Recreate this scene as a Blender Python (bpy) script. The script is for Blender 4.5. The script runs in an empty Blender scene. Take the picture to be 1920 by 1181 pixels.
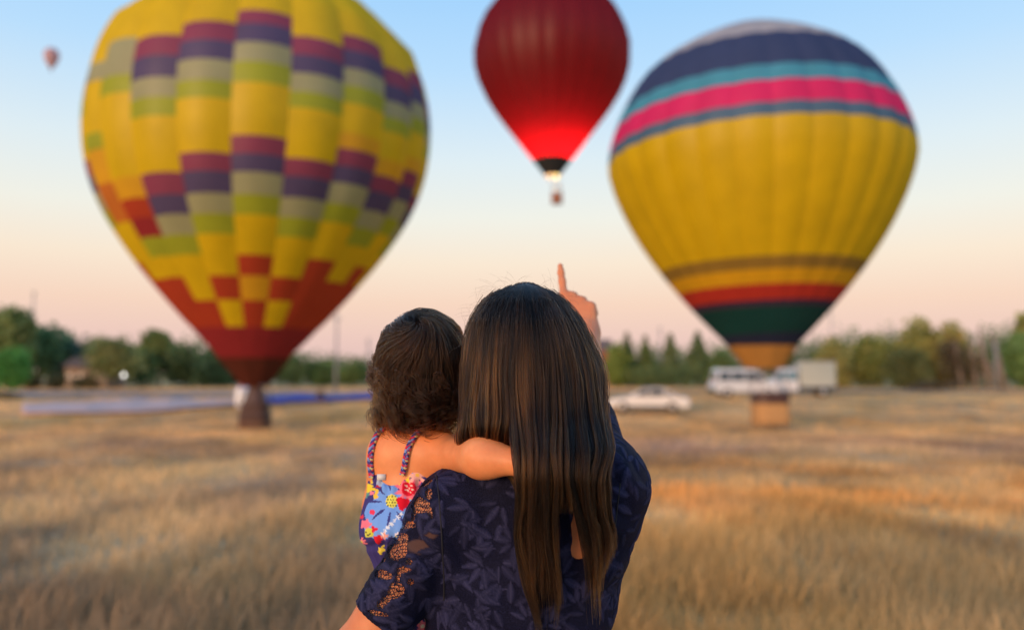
import bpy, bmesh, math, random
import numpy as np
from mathutils import Vector, Matrix
from mathutils.bvhtree import BVHTree

random.seed(7)
rng = np.random.default_rng(11)
sc = bpy.context.scene
COL = sc.collection

# ---------------------------------------------------------------- camera, sky, sun, exposure
FPX, CX, CY, HOR = 1493.3, 960.0, 590.5, 700.0
TILT = math.atan((HOR - CY) / FPX)
CAMZ = 1.49
cam_d = bpy.data.cameras.new('camera')
cam = bpy.data.objects.new('camera', cam_d); COL.objects.link(cam)
cam.location = (0, 0, CAMZ); cam.rotation_euler = (math.pi / 2 + TILT, 0, 0)
cam_d.sensor_width = 36; cam_d.lens = 36 * FPX / 1920
cam_d.clip_start = 0.05; cam_d.clip_end = 9000
cam_d.dof.use_dof = True; cam_d.dof.focus_distance = 1.13; cam_d.dof.aperture_fstop = 1.95
sc.camera = cam

SUN_EL, SUN_AZ = math.radians(7), math.radians(216)          # azimuth from +Y, clockwise: behind the camera, to its left
world = bpy.data.worlds.new('World'); sc.world = world; world.use_nodes = True
wn = world.node_tree; wn.nodes.clear()
def N(t, typ, **kw):
    n = t.nodes.new(typ)
    for k, v in kw.items(): setattr(n, k, v)
    return n
def ramp(t, fac, stops, interp='LINEAR'):
    r = N(t, 'ShaderNodeValToRGB'); cr = r.color_ramp; cr.interpolation = interp
    while len(cr.elements) < len(stops): cr.elements.new(0.5)
    for e, (p, c) in zip(cr.elements, stops):
        e.position = p; e.color = (*c, 1)
    if fac is not None: t.links.new(fac, r.inputs[0])
    return r
def lin(r, g, b, f=1.0):
    def c(u):
        u /= 255.0
        return (u / 12.92 if u <= 0.04045 else ((u + 0.055) / 1.055) ** 2.4) * f
    return (c(r), c(g), c(b))
wo = N(wn, 'ShaderNodeOutputWorld')
geo = N(wn, 'ShaderNodeTexCoord'); sep = N(wn, 'ShaderNodeSeparateXYZ')
wn.links.new(geo.outputs['Generated'], sep.inputs[0])
# twilight opposite the sunset: pink belt over the horizon, cream, pale blue, blue; the same all round, elevation only
rs = ramp(wn, sep.outputs['Z'], [(0.0, lin(224, 190, 188)), (0.045, lin(236, 200, 190)), (0.085, lin(245, 211, 190)), (0.135, lin(248, 229, 207)),
      (0.19, lin(240, 239, 228)), (0.26, lin(222, 236, 242)), (0.36, lin(184, 221, 252)), (0.48, lin(150, 204, 252)), (0.75, lin(128, 180, 236)), (1.0, lin(112, 162, 220))])
bg1 = N(wn, 'ShaderNodeBackground'); wn.links.new(rs.outputs[0], bg1.inputs[0]); bg1.inputs[1].default_value = 0.99
sky = N(wn, 'ShaderNodeTexSky', sky_type='NISHITA', sun_disc=False, sun_elevation=SUN_EL, sun_rotation=SUN_AZ, air_density=1.0, dust_density=2.0)
bg2 = N(wn, 'ShaderNodeBackground'); wn.links.new(sky.outputs[0], bg2.inputs[0]); bg2.inputs[1].default_value = 0.012
ad = N(wn, 'ShaderNodeAddShader'); wn.links.new(bg1.outputs[0], ad.inputs[0]); wn.links.new(bg2.outputs[0], ad.inputs[1])
wn.links.new(ad.outputs[0], wo.inputs[0])

sd = bpy.data.lights.new('sun', 'SUN'); sun = bpy.data.objects.new('sun', sd); COL.objects.link(sun)
sd.energy = 3.2; sd.angle = math.radians(22); sd.color = (1.0, 0.60, 0.36)
sun_dir = Vector((math.sin(SUN_AZ) * math.cos(SUN_EL), math.cos(SUN_AZ) * math.cos(SUN_EL), math.sin(SUN_EL)))
sun.rotation_euler = sun_dir.to_track_quat('Z', 'Y').to_euler()
sun.location = (-30, -40, 20)

sc.view_settings.view_transform = 'Standard'; sc.view_settings.look = 'None'
sc.view_settings.exposure = 0.0; sc.view_settings.gamma = 1.0; sc.view_settings.use_curve_mapping = False
sc.render.engine = 'CYCLES'
sc.cycles.max_bounces = 7; sc.cycles.transparent_max_bounces = 10; sc.cycles.use_denoising = True
sc.cycles.caustics_reflective = False; sc.cycles.caustics_refractive = False

# ---------------------------------------------------------------- helpers
CT, ST = math.cos(TILT), math.sin(TILT)
def P(px, py, d):
    """world point seen at photo pixel (px,py), d metres in front of the camera along the ground"""
    x = (px - CX) / FPX; y = (CY - py) / FPX
    dy = CT - y * ST; dz = ST + y * CT
    k = d / dy
    return np.array((x * k, d, CAMZ + dz * k))
def proj(V):
    V = np.asarray(V, float); y = V[..., 1]; z = V[..., 2] - CAMZ
    f = y * CT + z * ST; u = -y * ST + z * CT
    return CX + FPX * V[..., 0] / f, CY - FPX * u / f
def pxs(d): return d / FPX                                     # metres per photo pixel at distance d
def sm(a, b, x):
    t = np.clip((x - a) / (b - a), 0, 1); return t * t * (3 - 2 * t)
def vnoise(x, y, z=None, seed=0):
    """smooth value noise in [0,1] on numpy arrays"""
    x = np.asarray(x, float); y = np.asarray(y, float); z = np.zeros_like(x) if z is None else np.asarray(z, float)
    xi, yi, zi = np.floor(x).astype(np.int64), np.floor(y).astype(np.int64), np.floor(z).astype(np.int64)
    def w(t): return t * t * (3 - 2 * t)
    fx, fy, fz = w(x - xi), w(y - yi), w(z - zi)
    def h(a, b, c):
        n = (a * 374761393 + b * 668265263 + c * 1442695041 + seed * 974634777) & 0xffffffff
        n = ((n ^ (n >> 13)) * 1274126177) & 0xffffffff
        return ((n ^ (n >> 16)) & 0xffff) / 65535.0
    r = 0
    for a in (0, 1):
        for b in (0, 1):
            for c in (0, 1):
                r = r + h(xi + a, yi + b, zi + c) * (fx if a else 1 - fx) * (fy if b else 1 - fy) * (fz if c else 1 - fz)
    return r
def fbm(x, y, seed=0, o=3):
    s, a, t = 0, 1.0, 0
    for i in range(o):
        s = s + a * vnoise(x * 2 ** i, y * 2 ** i, seed=seed + i); t += a; a *= 0.5
    return s / t

def root_loc(o):
    while o.parent is not None: o = o.parent
    return np.array(o.location)
def tag(o, label, cat, group=None, kind=None):
    if label: o['label'] = label
    if cat: o['category'] = cat
    if group: o['group'] = group
    if kind: o['kind'] = kind
    return o
def thing(name, label, cat, loc, group=None, rz=0.0):
    o = bpy.data.objects.new(name, None); COL.objects.link(o); o.empty_display_size = 0.2
    o.location = tuple(float(v) for v in loc); o.rotation_euler = (0, 0, rz)
    return tag(o, label, cat, group)
def make_mesh(name, V, F, attrs=None, smooth=True):
    me = bpy.data.meshes.new(name)
    V = np.asarray(V, dtype=np.float32).reshape(-1, 3)
    groups = F if isinstance(F, list) and len(F) and isinstance(F[0], np.ndarray) else ([F] if isinstance(F, np.ndarray) else None)
    if groups is None:
        me.from_pydata([tuple(map(float, v)) for v in V], [], [tuple(int(i) for i in f) for f in F])
    else:
        loops = np.concatenate([g.reshape(-1) for g in groups]).astype(np.int32)
        tot = np.concatenate([np.full(len(g), g.shape[1]) for g in groups]).astype(np.int32)
        st = np.concatenate([[0], np.cumsum(tot)[:-1]]).astype(np.int32)
        me.vertices.add(len(V)); me.vertices.foreach_set('co', V.reshape(-1))
        me.loops.add(len(loops)); me.loops.foreach_set('vertex_index', loops)
        me.polygons.add(len(tot)); me.polygons.foreach_set('loop_start', st); me.polygons.foreach_set('loop_total', tot)
        me.update(calc_edges=True)
    me.polygons.foreach_set('use_smooth', np.full(len(me.polygons), smooth))
    for k, a in (attrs or {}).items():
        a = np.asarray(a, dtype=np.float32)
        if a.ndim == 2:
            at = me.attributes.new(k, 'FLOAT_COLOR', 'POINT')
            c4 = np.ones((len(a), 4), np.float32); c4[:, :a.shape[1]] = a; at.data.foreach_set('color', c4.reshape(-1))
        else:
            at = me.attributes.new(k, 'FLOAT', 'POINT'); at.data.foreach_set('value', a)
    me.update()
    return me
def put(name, V, F, mat, parent=None, attrs=None, smooth=True, local=False):
    V = np.asarray(V, float).reshape(-1, 3)
    if parent is not None and not local: V = V - root_loc(parent)
    me = make_mesh(name, V, F, attrs, smooth)
    for m in (mat if isinstance(mat, (list, tuple)) else [mat]): me.materials.append(m)
    o = bpy.data.objects.new(name, me); COL.objects.link(o)
    if parent is not None: o.parent = parent
    return o
def bevel(o, w=0.02, seg=2):
    b = o.modifiers.new('bevel', 'BEVEL'); b.width = w; b.segments = seg; b.limit_method = 'ANGLE'; b.angle_limit = math.radians(35)
    return o
class MB:
    """collects simple shapes into one mesh"""
    def __init__(s): s.V = []; s.F = []; s.n = 0
    def add(s, V, F):
        V = np.asarray(V, float).reshape(-1, 3)
        s.V.append(V); s.F += [[i + s.n for i in f] for f in F]; s.n += len(V); return s
    def box(s, c, size, rz=0.0):
        c = np.array(c, float); h = np.array(size, float) / 2
        p = np.array([[x, y, z] for z in (-1, 1) for y in (-1, 1) for x in (-1, 1)], float) * h
        R = np.array([[math.cos(rz), -math.sin(rz), 0], [math.sin(rz), math.cos(rz), 0], [0, 0, 1]])
        return s.add(p @ R.T + c, [(0, 2, 3, 1), (4, 5, 7, 6), (0, 1, 5, 4), (2, 6, 7, 3), (0, 4, 6, 2), (1, 3, 7, 5)])
    def tube(s, pts, rad, n=8, caps=True):
        V, F = tube_vf(pts, rad, n, caps); return s.add(V, F)
    def prism(s, prof, w0, w1):
        """side profile (x,z) extruded across y with half-width w0 at the bottom, w1 at the top"""
        prof = np.array(prof, float); z0, z1 = prof[:, 1].min(), prof[:, 1].max(); n = len(prof)
        w = w0 + (w1 - w0) * (prof[:, 1] - z0) / (z1 - z0)
        V = np.concatenate([np.stack([prof[:, 0], -w, prof[:, 1]], 1), np.stack([prof[:, 0], w, prof[:, 1]], 1)])
        return s.add(V, [tuple(range(n)), tuple(range(2 * n - 1, n - 1, -1))] + [(i, i + n, (i + 1) % n + n, (i + 1) % n) for i in range(n)])
    def lathe(s, prof, c=(0, 0, 0), n=16, axis='z'):
        prof = np.array(prof, float); m = len(prof); a = np.linspace(0, 2 * math.pi, n, endpoint=False)
        V = np.zeros((m, n, 3)); V[:, :, 0] = prof[:, 0:1] * np.cos(a); V[:, :, 1] = prof[:, 0:1] * np.sin(a); V[:, :, 2] = prof[:, 1:2]
        if axis == 'y': V = V[:, :, [0, 2, 1]]
        F = [(i * n + j, i * n + (j + 1) % n, (i + 1) * n + (j + 1) % n, (i + 1) * n + j) for i in range(m - 1) for j in range(n)]
        return s.add(V.reshape(-1, 3) + np.array(c, float), F)
    def put(s, name, mat, parent=None, smooth=False, local=True):
        return put(name, np.concatenate(s.V), s.F, mat, parent, None, smooth, local)
def tube_vf(pts, rad, n=8, caps=True):
    pts = np.asarray(pts, float); m = len(pts); rad = np.broadcast_to(np.asarray(rad, float), (m,))
    T = np.gradient(pts, axis=0); T /= np.linalg.norm(T, axis=1)[:, None] + 1e-12
    ref = np.array((0.0, 0, 1)) if abs(T[0][2]) < 0.9 else np.array((1.0, 0, 0))
    A = np.zeros_like(T)
    for i in range(m):
        a = ref - T[i] * (ref @ T[i]); a /= np.linalg.norm(a); A[i] = a; ref = a
    B = np.cross(T, A); an = np.linspace(0, 2 * math.pi, n, endpoint=False)
    V = pts[:, None] + rad[:, None, None] * (np.cos(an)[None, :, None] * A[:, None] + np.sin(an)[None, :, None] * B[:, None])
    F = [(i * n + j, i * n + (j + 1) % n, (i + 1) * n + (j + 1) % n, (i + 1) * n + j) for i in range(m - 1) for j in range(n)]
    if caps: F += [tuple(range(n))[::-1], tuple((m - 1) * n + j for j in range(n))]
    return V.reshape(-1, 3), F
def smooth_path(pts, n=24):
    """Catmull-Rom through the points"""
    p = np.asarray(pts, float); p = np.concatenate([[2 * p[0] - p[1]], p, [2 * p[-1] - p[-2]]])
    out = []; k = len(p) - 3
    for t in np.linspace(0, k - 1e-6, n):
        i = int(t); f = t - i; a, b, c, d = p[i:i + 4]
        out.append(0.5 * (2 * b + (c - a) * f + (2 * a - 5 * b + 4 * c - d) * f * f + (3 * b - a - 3 * c + d) * f ** 3))
    return np.array(out)

# ---------------------------------------------------------------- materials
def mat_new(name):
    m = bpy.data.materials.new(name); m.use_nodes = True; t = m.node_tree
    return m, t, t.nodes['Principled BSDF'], t.nodes['Material Output']
def noise_tex(t, scale, detail=3, rough=0.55, coord='Object', stretch=None):
    tc = N(t, 'ShaderNodeTexCoord'); n = N(t, 'ShaderNodeTexNoise'); n.inputs['Scale'].default_value = scale
    n.inputs['Detail'].default_value = detail; n.inputs['Roughness'].default_value = rough
    if stretch:
        mp = N(t, 'ShaderNodeMapping'); mp.inputs['Scale'].default_value = stretch
        t.links.new(tc.outputs[coord], mp.inputs[0]); t.links.new(mp.outputs[0], n.inputs[0])
    else: t.links.new(tc.outputs[coord], n.inputs[0])
    return n
def simple(name, col, rough=0.6, var=0.15, scale=6.0, metal=0.0, bump=0.0, bscale=60.0, spec=0.5, coat=0.0):
    m, t, b, o = mat_new(name)
    n = noise_tex(t, scale)
    c0 = tuple(max(0, v * (1 - var)) for v in col); c1 = tuple(min(1, v * (1 + var)) for v in col)
    r = ramp(t, n.outputs[0], [(0.3, c0), (0.7, c1)]); t.links.new(r.outputs[0], b.inputs['Base Color'])
    b.inputs['Roughness'].default_value = rough; b.inputs['Metallic'].default_value = metal
    b.inputs['Specular IOR Level'].default_value = spec; b.inputs['Coat Weight'].default_value = coat
    if bump:
        n2 = noise_tex(t, bscale, 4); bp = N(t, 'ShaderNodeBump'); bp.inputs['Strength'].default_value = bump; bp.inputs['Distance'].default_value = 0.02
        t.links.new(n2.outputs[0], bp.inputs['Height']); t.links.new(bp.outputs[0], b.inputs['Normal'])
    return m
def fabric(name, col, trans=0.38):
    """thin balloon cloth: lets some light through"""
    m, t, b, o = mat_new(name)
    n = noise_tex(t, 0.9, 3)
    r = ramp(t, n.outputs[0], [(0.25, tuple(v * 0.9 for v in col)), (0.75, tuple(min(1, v * 1.08) for v in col))])
    d = N(t, 'ShaderNodeBsdfDiffuse'); tr = N(t, 'ShaderNodeBsdfTranslucent'); mx = N(t, 'ShaderNodeMixShader'); gl = N(t, 'ShaderNodeBsdfGlossy'); mg = N(t, 'ShaderNodeMixShader')
    t.links.new(r.outputs[0], d.inputs[0]); t.links.new(r.outputs[0], tr.inputs[0]); mx.inputs[0].default_value = trans
    t.links.new(d.outputs[0], mx.inputs[1]); t.links.new(tr.outputs[0], mx.inputs[2])
    gl.inputs['Roughness'].default_value = 0.5; gl.inputs[0].default_value = (0.8, 0.8, 0.8, 1); mg.inputs[0].default_value = 0.025
    t.links.new(mx.outputs[0], mg.inputs[1]); t.links.new(gl.outputs[0], mg.inputs[2]); t.links.new(mg.outputs[0], o.inputs[0])
    return m
def attr_mat(name, attr='col', rough=0.8, trans=0.0, spec=0.3):
    m, t, b, o = mat_new(name)
    a = N(t, 'ShaderNodeAttribute', attribute_name=attr); t.links.new(a.outputs['Color'], b.inputs['Base Color'])
    b.inputs['Roughness'].default_value = rough; b.inputs['Specular IOR Level'].default_value = spec
    if trans:
        tr = N(t, 'ShaderNodeBsdfTranslucent'); t.links.new(a.outputs['Color'], tr.inputs[0]); mx = N(t, 'ShaderNodeMixShader'); mx.inputs[0].default_value = trans
        t.links.new(b.outputs[0], mx.inputs[1]); t.links.new(tr.outputs[0], mx.inputs[2]); t.links.new(mx.outputs[0], o.inputs[0])
    return m
def emit(name, col, s):
    m, t, b, o = mat_new(name); e = N(t, 'ShaderNodeEmission'); e.inputs[0].default_value = (*col, 1); e.inputs[1].default_value = s
    t.links.new(e.outputs[0], o.inputs[0]); return m

# ---------------------------------------------------------------- ground
HY = np.array([-4000, -60, 0, 4, 8, 14, 22, 30, 36, 42, 48, 56, 65, 75, 90, 120, 200, 6000.0])
HZ = np.array([-0.3, -0.2, 0, 0.0, -.10, -.32, -.62, -.88, -.99, -.90, -.70, -.48, -.36, -.36, -.42, -.48, -.5, -.5])
_yy = np.arange(-100, 260, 0.5); _hz = np.interp(_yy, HY, HZ); _k = np.hanning(15); _k /= _k.sum()
_hz = np.convolve(np.pad(_hz, 7, mode='edge'), _k, 'valid')
def H(x, y):
    x = np.asarray(x, float); y = np.asarray(y, float)
    b = np.where((y > -99) & (y < 259), np.interp(y, _yy, _hz), np.interp(y, HY, HZ))
    near = np.clip(1 - np.hypot(x, y - 1.2) / 3.0, 0, 1)
    return b + (fbm(x / 5, y / 5, 3) - .5) * 0.14 * (1 - near) + (fbm(x / 1.1, y / 1.1, 9) - .5) * 0.05 * (1 - near)
TAN, OCH, ORA, OLI, GRB, PUR = (np.array(c) for c in ((.46, .30, .165), (.56, .34, .135), (.62, .31, .095), (.38, .29, .12), (.31, .22, .15), (.34, .21, .165)))
def gcol(x, y):
    """colour of the dry ground cover: patches of straw, ochre, orange, olive and grey-brown plants"""
    x = np.asarray(x, float)[:, None]; y = np.asarray(y, float)[:, None]
    ly = np.log(np.maximum(y, 1.0)); sx = x / np.maximum(y, 1.0)
    n1 = fbm(x / 2.6, y / 5.0, 21); n2 = fbm(x / 7 + 9, y / 9, 31); n3 = fbm(x / .5, y / .9, 41); n4 = fbm(x / 1.4, y / 2.5, 55)
    c = TAN + (OCH - TAN) * sm(.45, .62, n2)
    c = c + (GRB - c) * sm(.47, .62, n1) * .8
    far = sm(24, 32, y)
    c = c + (np.array((.66, .40, .17)) - c) * far * .75
    c = c + (OLI - c) * far * sm(.42, .6, n2) * sm(60, 45, y) * .6 * sm(.15, -.1, sx)
    pband = sm(17, 22, y) * sm(33, 27, y) * (.35 + .65 * sm(.0, .3, sx)) * sm(.32, .5, n1 + .1)
    c = c + (PUR * 1.1 - c) * pband * .6
    oband = sm(7.5, 10.5, y) * sm(20, 15, y) * sm(-.22, .14, sx) * sm(.25, .55, n4 * .6 + n2 * .4)
    c = c + (ORA * 1.08 - c) * oband * .95
    lg = sm(16, 6, y) * sm(-.02, -.22, sx)
    c = c + (GRB * 1.10 - c) * lg * .75
    c = c + (OCH - c) * sm(-.26, -.2, sx) * sm(-.1, -.16, sx) * sm(20, 14, y) * sm(6, 9, y) * .6
    c = c + (GRB * .8 - c) * sm(.58, .68, n4) * .45
    n5 = fbm(x / 3.1 + 40, y / 4.5, 71); c = c + (np.array((.62, .42, .21)) - c) * sm(.52, .64, n5) * .6 * (1 - far * .5)
    n6 = fbm(x / 1.9 + 7, y / 3.4, 81); c = c * (.78 + .38 * sm(.28, .66, n6))
    return c * (.8 + .4 * n3)
def graded(a, b, s0, g):
    out = [a]; s = s0
    while out[-1] < b: out.append(out[-1] + s); s *= g
    return np.array(out)
ygr = np.concatenate([-graded(2, 3500, .8, 1.25)[::-1], np.arange(-1.5, 12, .35), graded(12, 5500, .35, 1.032)])
xh = np.concatenate([np.arange(0, 14, .45), graded(14, 4000, .5, 1.06)]); xgr = np.concatenate([-xh[:0:-1], xh])
GX, GY = np.meshgrid(xgr, ygr, indexing='ij'); gx, gy = GX.ravel(), GY.ravel()
def grid_faces(nx, ny):
    i = np.arange((nx - 1) * (ny - 1)); a = (i // (ny - 1)) * ny + i % (ny - 1)
    return np.stack([a, a + ny, a + ny + 1, a + 1], 1)
m_ground = attr_mat('dry_soil', rough=.95, spec=.1)
_t = m_ground.node_tree; _b = _t.nodes['Principled BSDF']
_n = noise_tex(_t, 9, 6, .7); _bp = N(_t, 'ShaderNodeBump'); _bp.inputs['Strength'].default_value = .6; _bp.inputs['Distance'].default_value = .05
_t.links.new(_n.outputs[0], _bp.inputs['Height']); _t.links.new(_bp.outputs[0], _b.inputs['Normal'])
fld = put('field', np.stack([gx, gy, H(gx, gy)], 1), grid_faces(len(xgr), len(ygr)), m_ground, attrs={'col': gcol(gx, gy) * 1.1})
tag(fld, 'dry brown grass field reaching the trees', None, kind='structure')

# dry grass: blades that thin out with distance, one object
def build_grass():
    n = 430000
    y = 1.9 * (110 / 1.9) ** (rng.random(n) ** .95)
    x = (rng.random(n) * 2 - 1) * (y * .80 + 2.2)
    keep = ~((np.abs(x - .03) < .55) & (y < 1.9))
    tall = fbm(x / 1.2, y / 1.2, 77)
    keep &= rng.random(n) < .35 + 1.1 * tall
    x, y, tall = x[keep], y[keep], tall[keep]; n = len(x)
    h = (.10 + .34 * rng.random(n) ** 1.8) * (.20 + 1.0 * tall ** 1.4) * np.interp(y, [3, 10, 30], [1.0, .85, .6])
    w = .0022 + .00062 * y * (.6 + .8 * rng.random(n))
    a = rng.random(n) * 2 * np.pi; ln = rng.normal(.0, .22, n) + .12; lx = np.cos(a) * .25 * rng.random(n) + ln; ly = np.sin(a) * .25
    fa = rng.random(n) * np.pi; dx, dy = np.cos(fa) * w, np.sin(fa) * w * .5
    z = H(x, y) - .01
    V = np.zeros((n, 5, 3))
    for k, (s, ww) in enumerate(((0, 1.0), (.55, .75))):
        cx = x + lx * h * s ** 1.8; cy = y + ly * h * s ** 1.8
        V[:, 2 * k] = np.stack([cx - dx * ww, cy - dy * ww, z + h * s], 1); V[:, 2 * k + 1] = np.stack([cx + dx * ww, cy + dy * ww, z + h * s], 1)
    V[:, 4] = np.stack([x + lx * h, y + ly * h, z + h], 1)
    b = (np.arange(n) * 5)[:, None]
    q = b + np.array([[0, 1, 3, 2]]); t = b + np.array([[2, 3, 4]])
    c = gcol(x, y) * 1.42 * (.66 + .62 * rng.random(n)[:, None]) * np.array([1.0, .99, .93])
    o = put('grass', V.reshape(-1, 3), [q, t], attr_mat('dry_blades', rough=.8, trans=.3), attrs={'col': np.repeat(c, 5, 0)}, smooth=False)
    tag(o, 'dry straw-coloured grass standing all over the field', 'grass', kind='stuff')
build_grass()

# road strip and bare lot beyond the balloons
def strip(name, x0, x1, yc0, yc1, hw, mat, label, lift=.05):
    xs = np.linspace(x0, x1, 80); vs = np.linspace(-1, 1, 7); V = []
    for xx in xs:
        yc = yc0 + (yc1 - yc0) * (xx - x0) / (x1 - x0)
        for v in vs:
            yy = yc + v * hw; V.append((xx, yy, float(H(xx, yy)) + lift))
    o = put(name, V, grid_faces(80, 7), mat); tag(o, label, None, kind='structure'); return o
strip('road', -90, 90, 76, 76, 2.6, simple('grey_track', (.23, .20, .19), .9, .2, .8), 'grey road crossing the far side of the field', .14)
strip('gravel_lot', -44, -12, 66, 70, 5.0, simple('grey_gravel', (.29, .24, .22), .95, .2, .7), 'bare grey gravel lot in front of the left trees', .10)

# ---------------------------------------------------------------- hot air balloons
def chaikin(p, it=3):
    p = np.asarray(p, float)
    for _ in range(it):
        q = np.empty((2 * len(p) - 2, 2)); q[0::2] = p[:-1] * .75 + p[1:] * .25; q[1::2] = p[:-1] * .25 + p[1:] * .75
        p = np.concatenate([p[:1], q, p[-1:]])
    return p
class Balloon:
    """envelope of revolution with bulging gores, cut in panels; profile = half-widths and heights read off in pixels at distance d"""
    def __init__(s, cx, d, prof, ngore, phi0, bulge, near=True, lean=0.0):
        s.lean = lean; s.z0 = P(cx, prof[-1][1], d)[2]
        s.cam_phi = math.atan((CX - cx) / FPX); s.cx, s.d, s.ng, s.phi0, s.bulge = cx, d, ngore, phi0 + s.cam_phi, bulge; prof = [(hw * 1.015, py) for hw, py in prof]
        # profile = the largest body of revolution whose outline, seen from the camera, is the one read off
        ol = chaikin(np.array(prof, float), 4); c = P(cx, HOR, d)[:2]
        rays = np.array([P(cx + sg * hw, py, d) for hw, py in ol for sg in (-1, 1)]) - np.array((0, 0, CAMZ))
        zt = np.linspace(P(cx, prof[-1][1], d)[2], P(cx, prof[0][1] - 5, d)[2], 260)
        k = (zt[:, None] - CAMZ) / rays[None, :, 2]
        rho = np.hypot(k * rays[None, :, 0] - c[0] - lean * (zt[:, None] - s.z0), k * rays[None, :, 1] - c[1])
        # a shallow ray leaves the axis' surroundings: bound it by its closest approach
        cxl = c[0] + lean * (zt[-1] - s.z0) * .9; t = (rays[:, 0] * cxl + rays[:, 1] * c[1]) / (rays[:, 0] ** 2 + rays[:, 1] ** 2)
        hull = rho.min(1)
        zmax = max(CAMZ + t * rays[:, 2]); ok = zt < zmax - 1e-3
        zt, hull = zt[ok], hull[ok]
        w_ = np.hanning(13); w_ /= w_.sum(); hs = np.convolve(np.pad(hull, 6, mode='reflect', reflect_type='odd'), w_, 'valid')
        pr = np.stack([hs, zt], 1)[::-1]; q = .16 * hs.max(); pr = pr[(pr[:, 0] > q) | (pr[:, 1] < .5 * (pr[0, 1] + pr[-1, 1]))]; pr = np.concatenate([[[0.02, pr[0, 1] + q * .16], [q * .5, pr[0, 1] + q * .13]], pr])
        if not near: pr = chaikin([(hw * pxs(d), P(cx, py, d)[2]) for hw, py in prof])
        L = np.concatenate([[0], np.cumsum(np.hypot(*np.diff(pr, axis=0).T))])
        s.S = L / L[-1]; s.R = pr[:, 0]; s.Z = pr[:, 1]; s.len = L[-1]
        s.c = P(cx, HOR, d)[:2]
        ss = np.linspace(0, 1, 800); V = np.stack([np.full(800, s.c[0]), s.c[1] - np.interp(ss, s.S, s.R), np.interp(ss, s.S, s.Z)], 1)
        py = proj(V)[1]; top = int(np.argmin(py))
        s.py, s.ps = py[top:], ss[top:]
    def s_at(s, py): return float(np.interp(py, s.py, s.ps))
    def pt(s, sv, g, t, inset=0.0):
        """sv: 0 crown..1 mouth, g: gore number, t: 0..1 across the gore"""
        sv = np.asarray(sv, float); t = np.asarray(t, float)
        r = np.interp(sv, s.S, s.R); z = np.interp(sv, s.S, s.Z)
        ph = s.phi0 + (g + t) * 2 * math.pi / s.ng
        bl = s.bulge * (1 - (2 * t - 1) ** 2) * np.minimum(1, (1 - sv) * 4 + .1)
        r = r * (1 + bl - s.bulge * .7) - inset
        return np.stack([s.c[0] + s.lean * (z - s.z0) + r * np.sin(ph), s.c[1] - r * np.cos(ph), z + bl * r * .10 * (sv < .3)], -1)
    def panel(s, s0, s1, g, nu=5, nv=4, shear=0.0):
        u = np.linspace(0, 1, nu); v = np.linspace(0, 1, nv); U, W = np.meshgrid(u, v, indexing='ij')
        ph = s.phi0 + (g + U) * 2 * math.pi / s.ng
        k = shear * np.sin(ph - s.cam_phi)
        a = np.clip(s0 + (k if 0.004 < s0 < .985 else 0), 0, 1); b = np.clip(s1 + (k if 0.004 < s1 < .985 else 0), 0, 1)
        V = s.pt(a + (b - a) * W, g, U)
        return V.reshape(-1, 3), grid_faces(nu, nv)
    def gore_view(s, g):
        """-1..1: how squarely a gore faces the camera (beyond +-pi/2 it is on the far side)"""
        ph = s.phi0 - s.cam_phi + (g + .5) * 2 * math.pi / s.ng
        return (ph + math.pi) % (2 * math.pi) - math.pi

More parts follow.
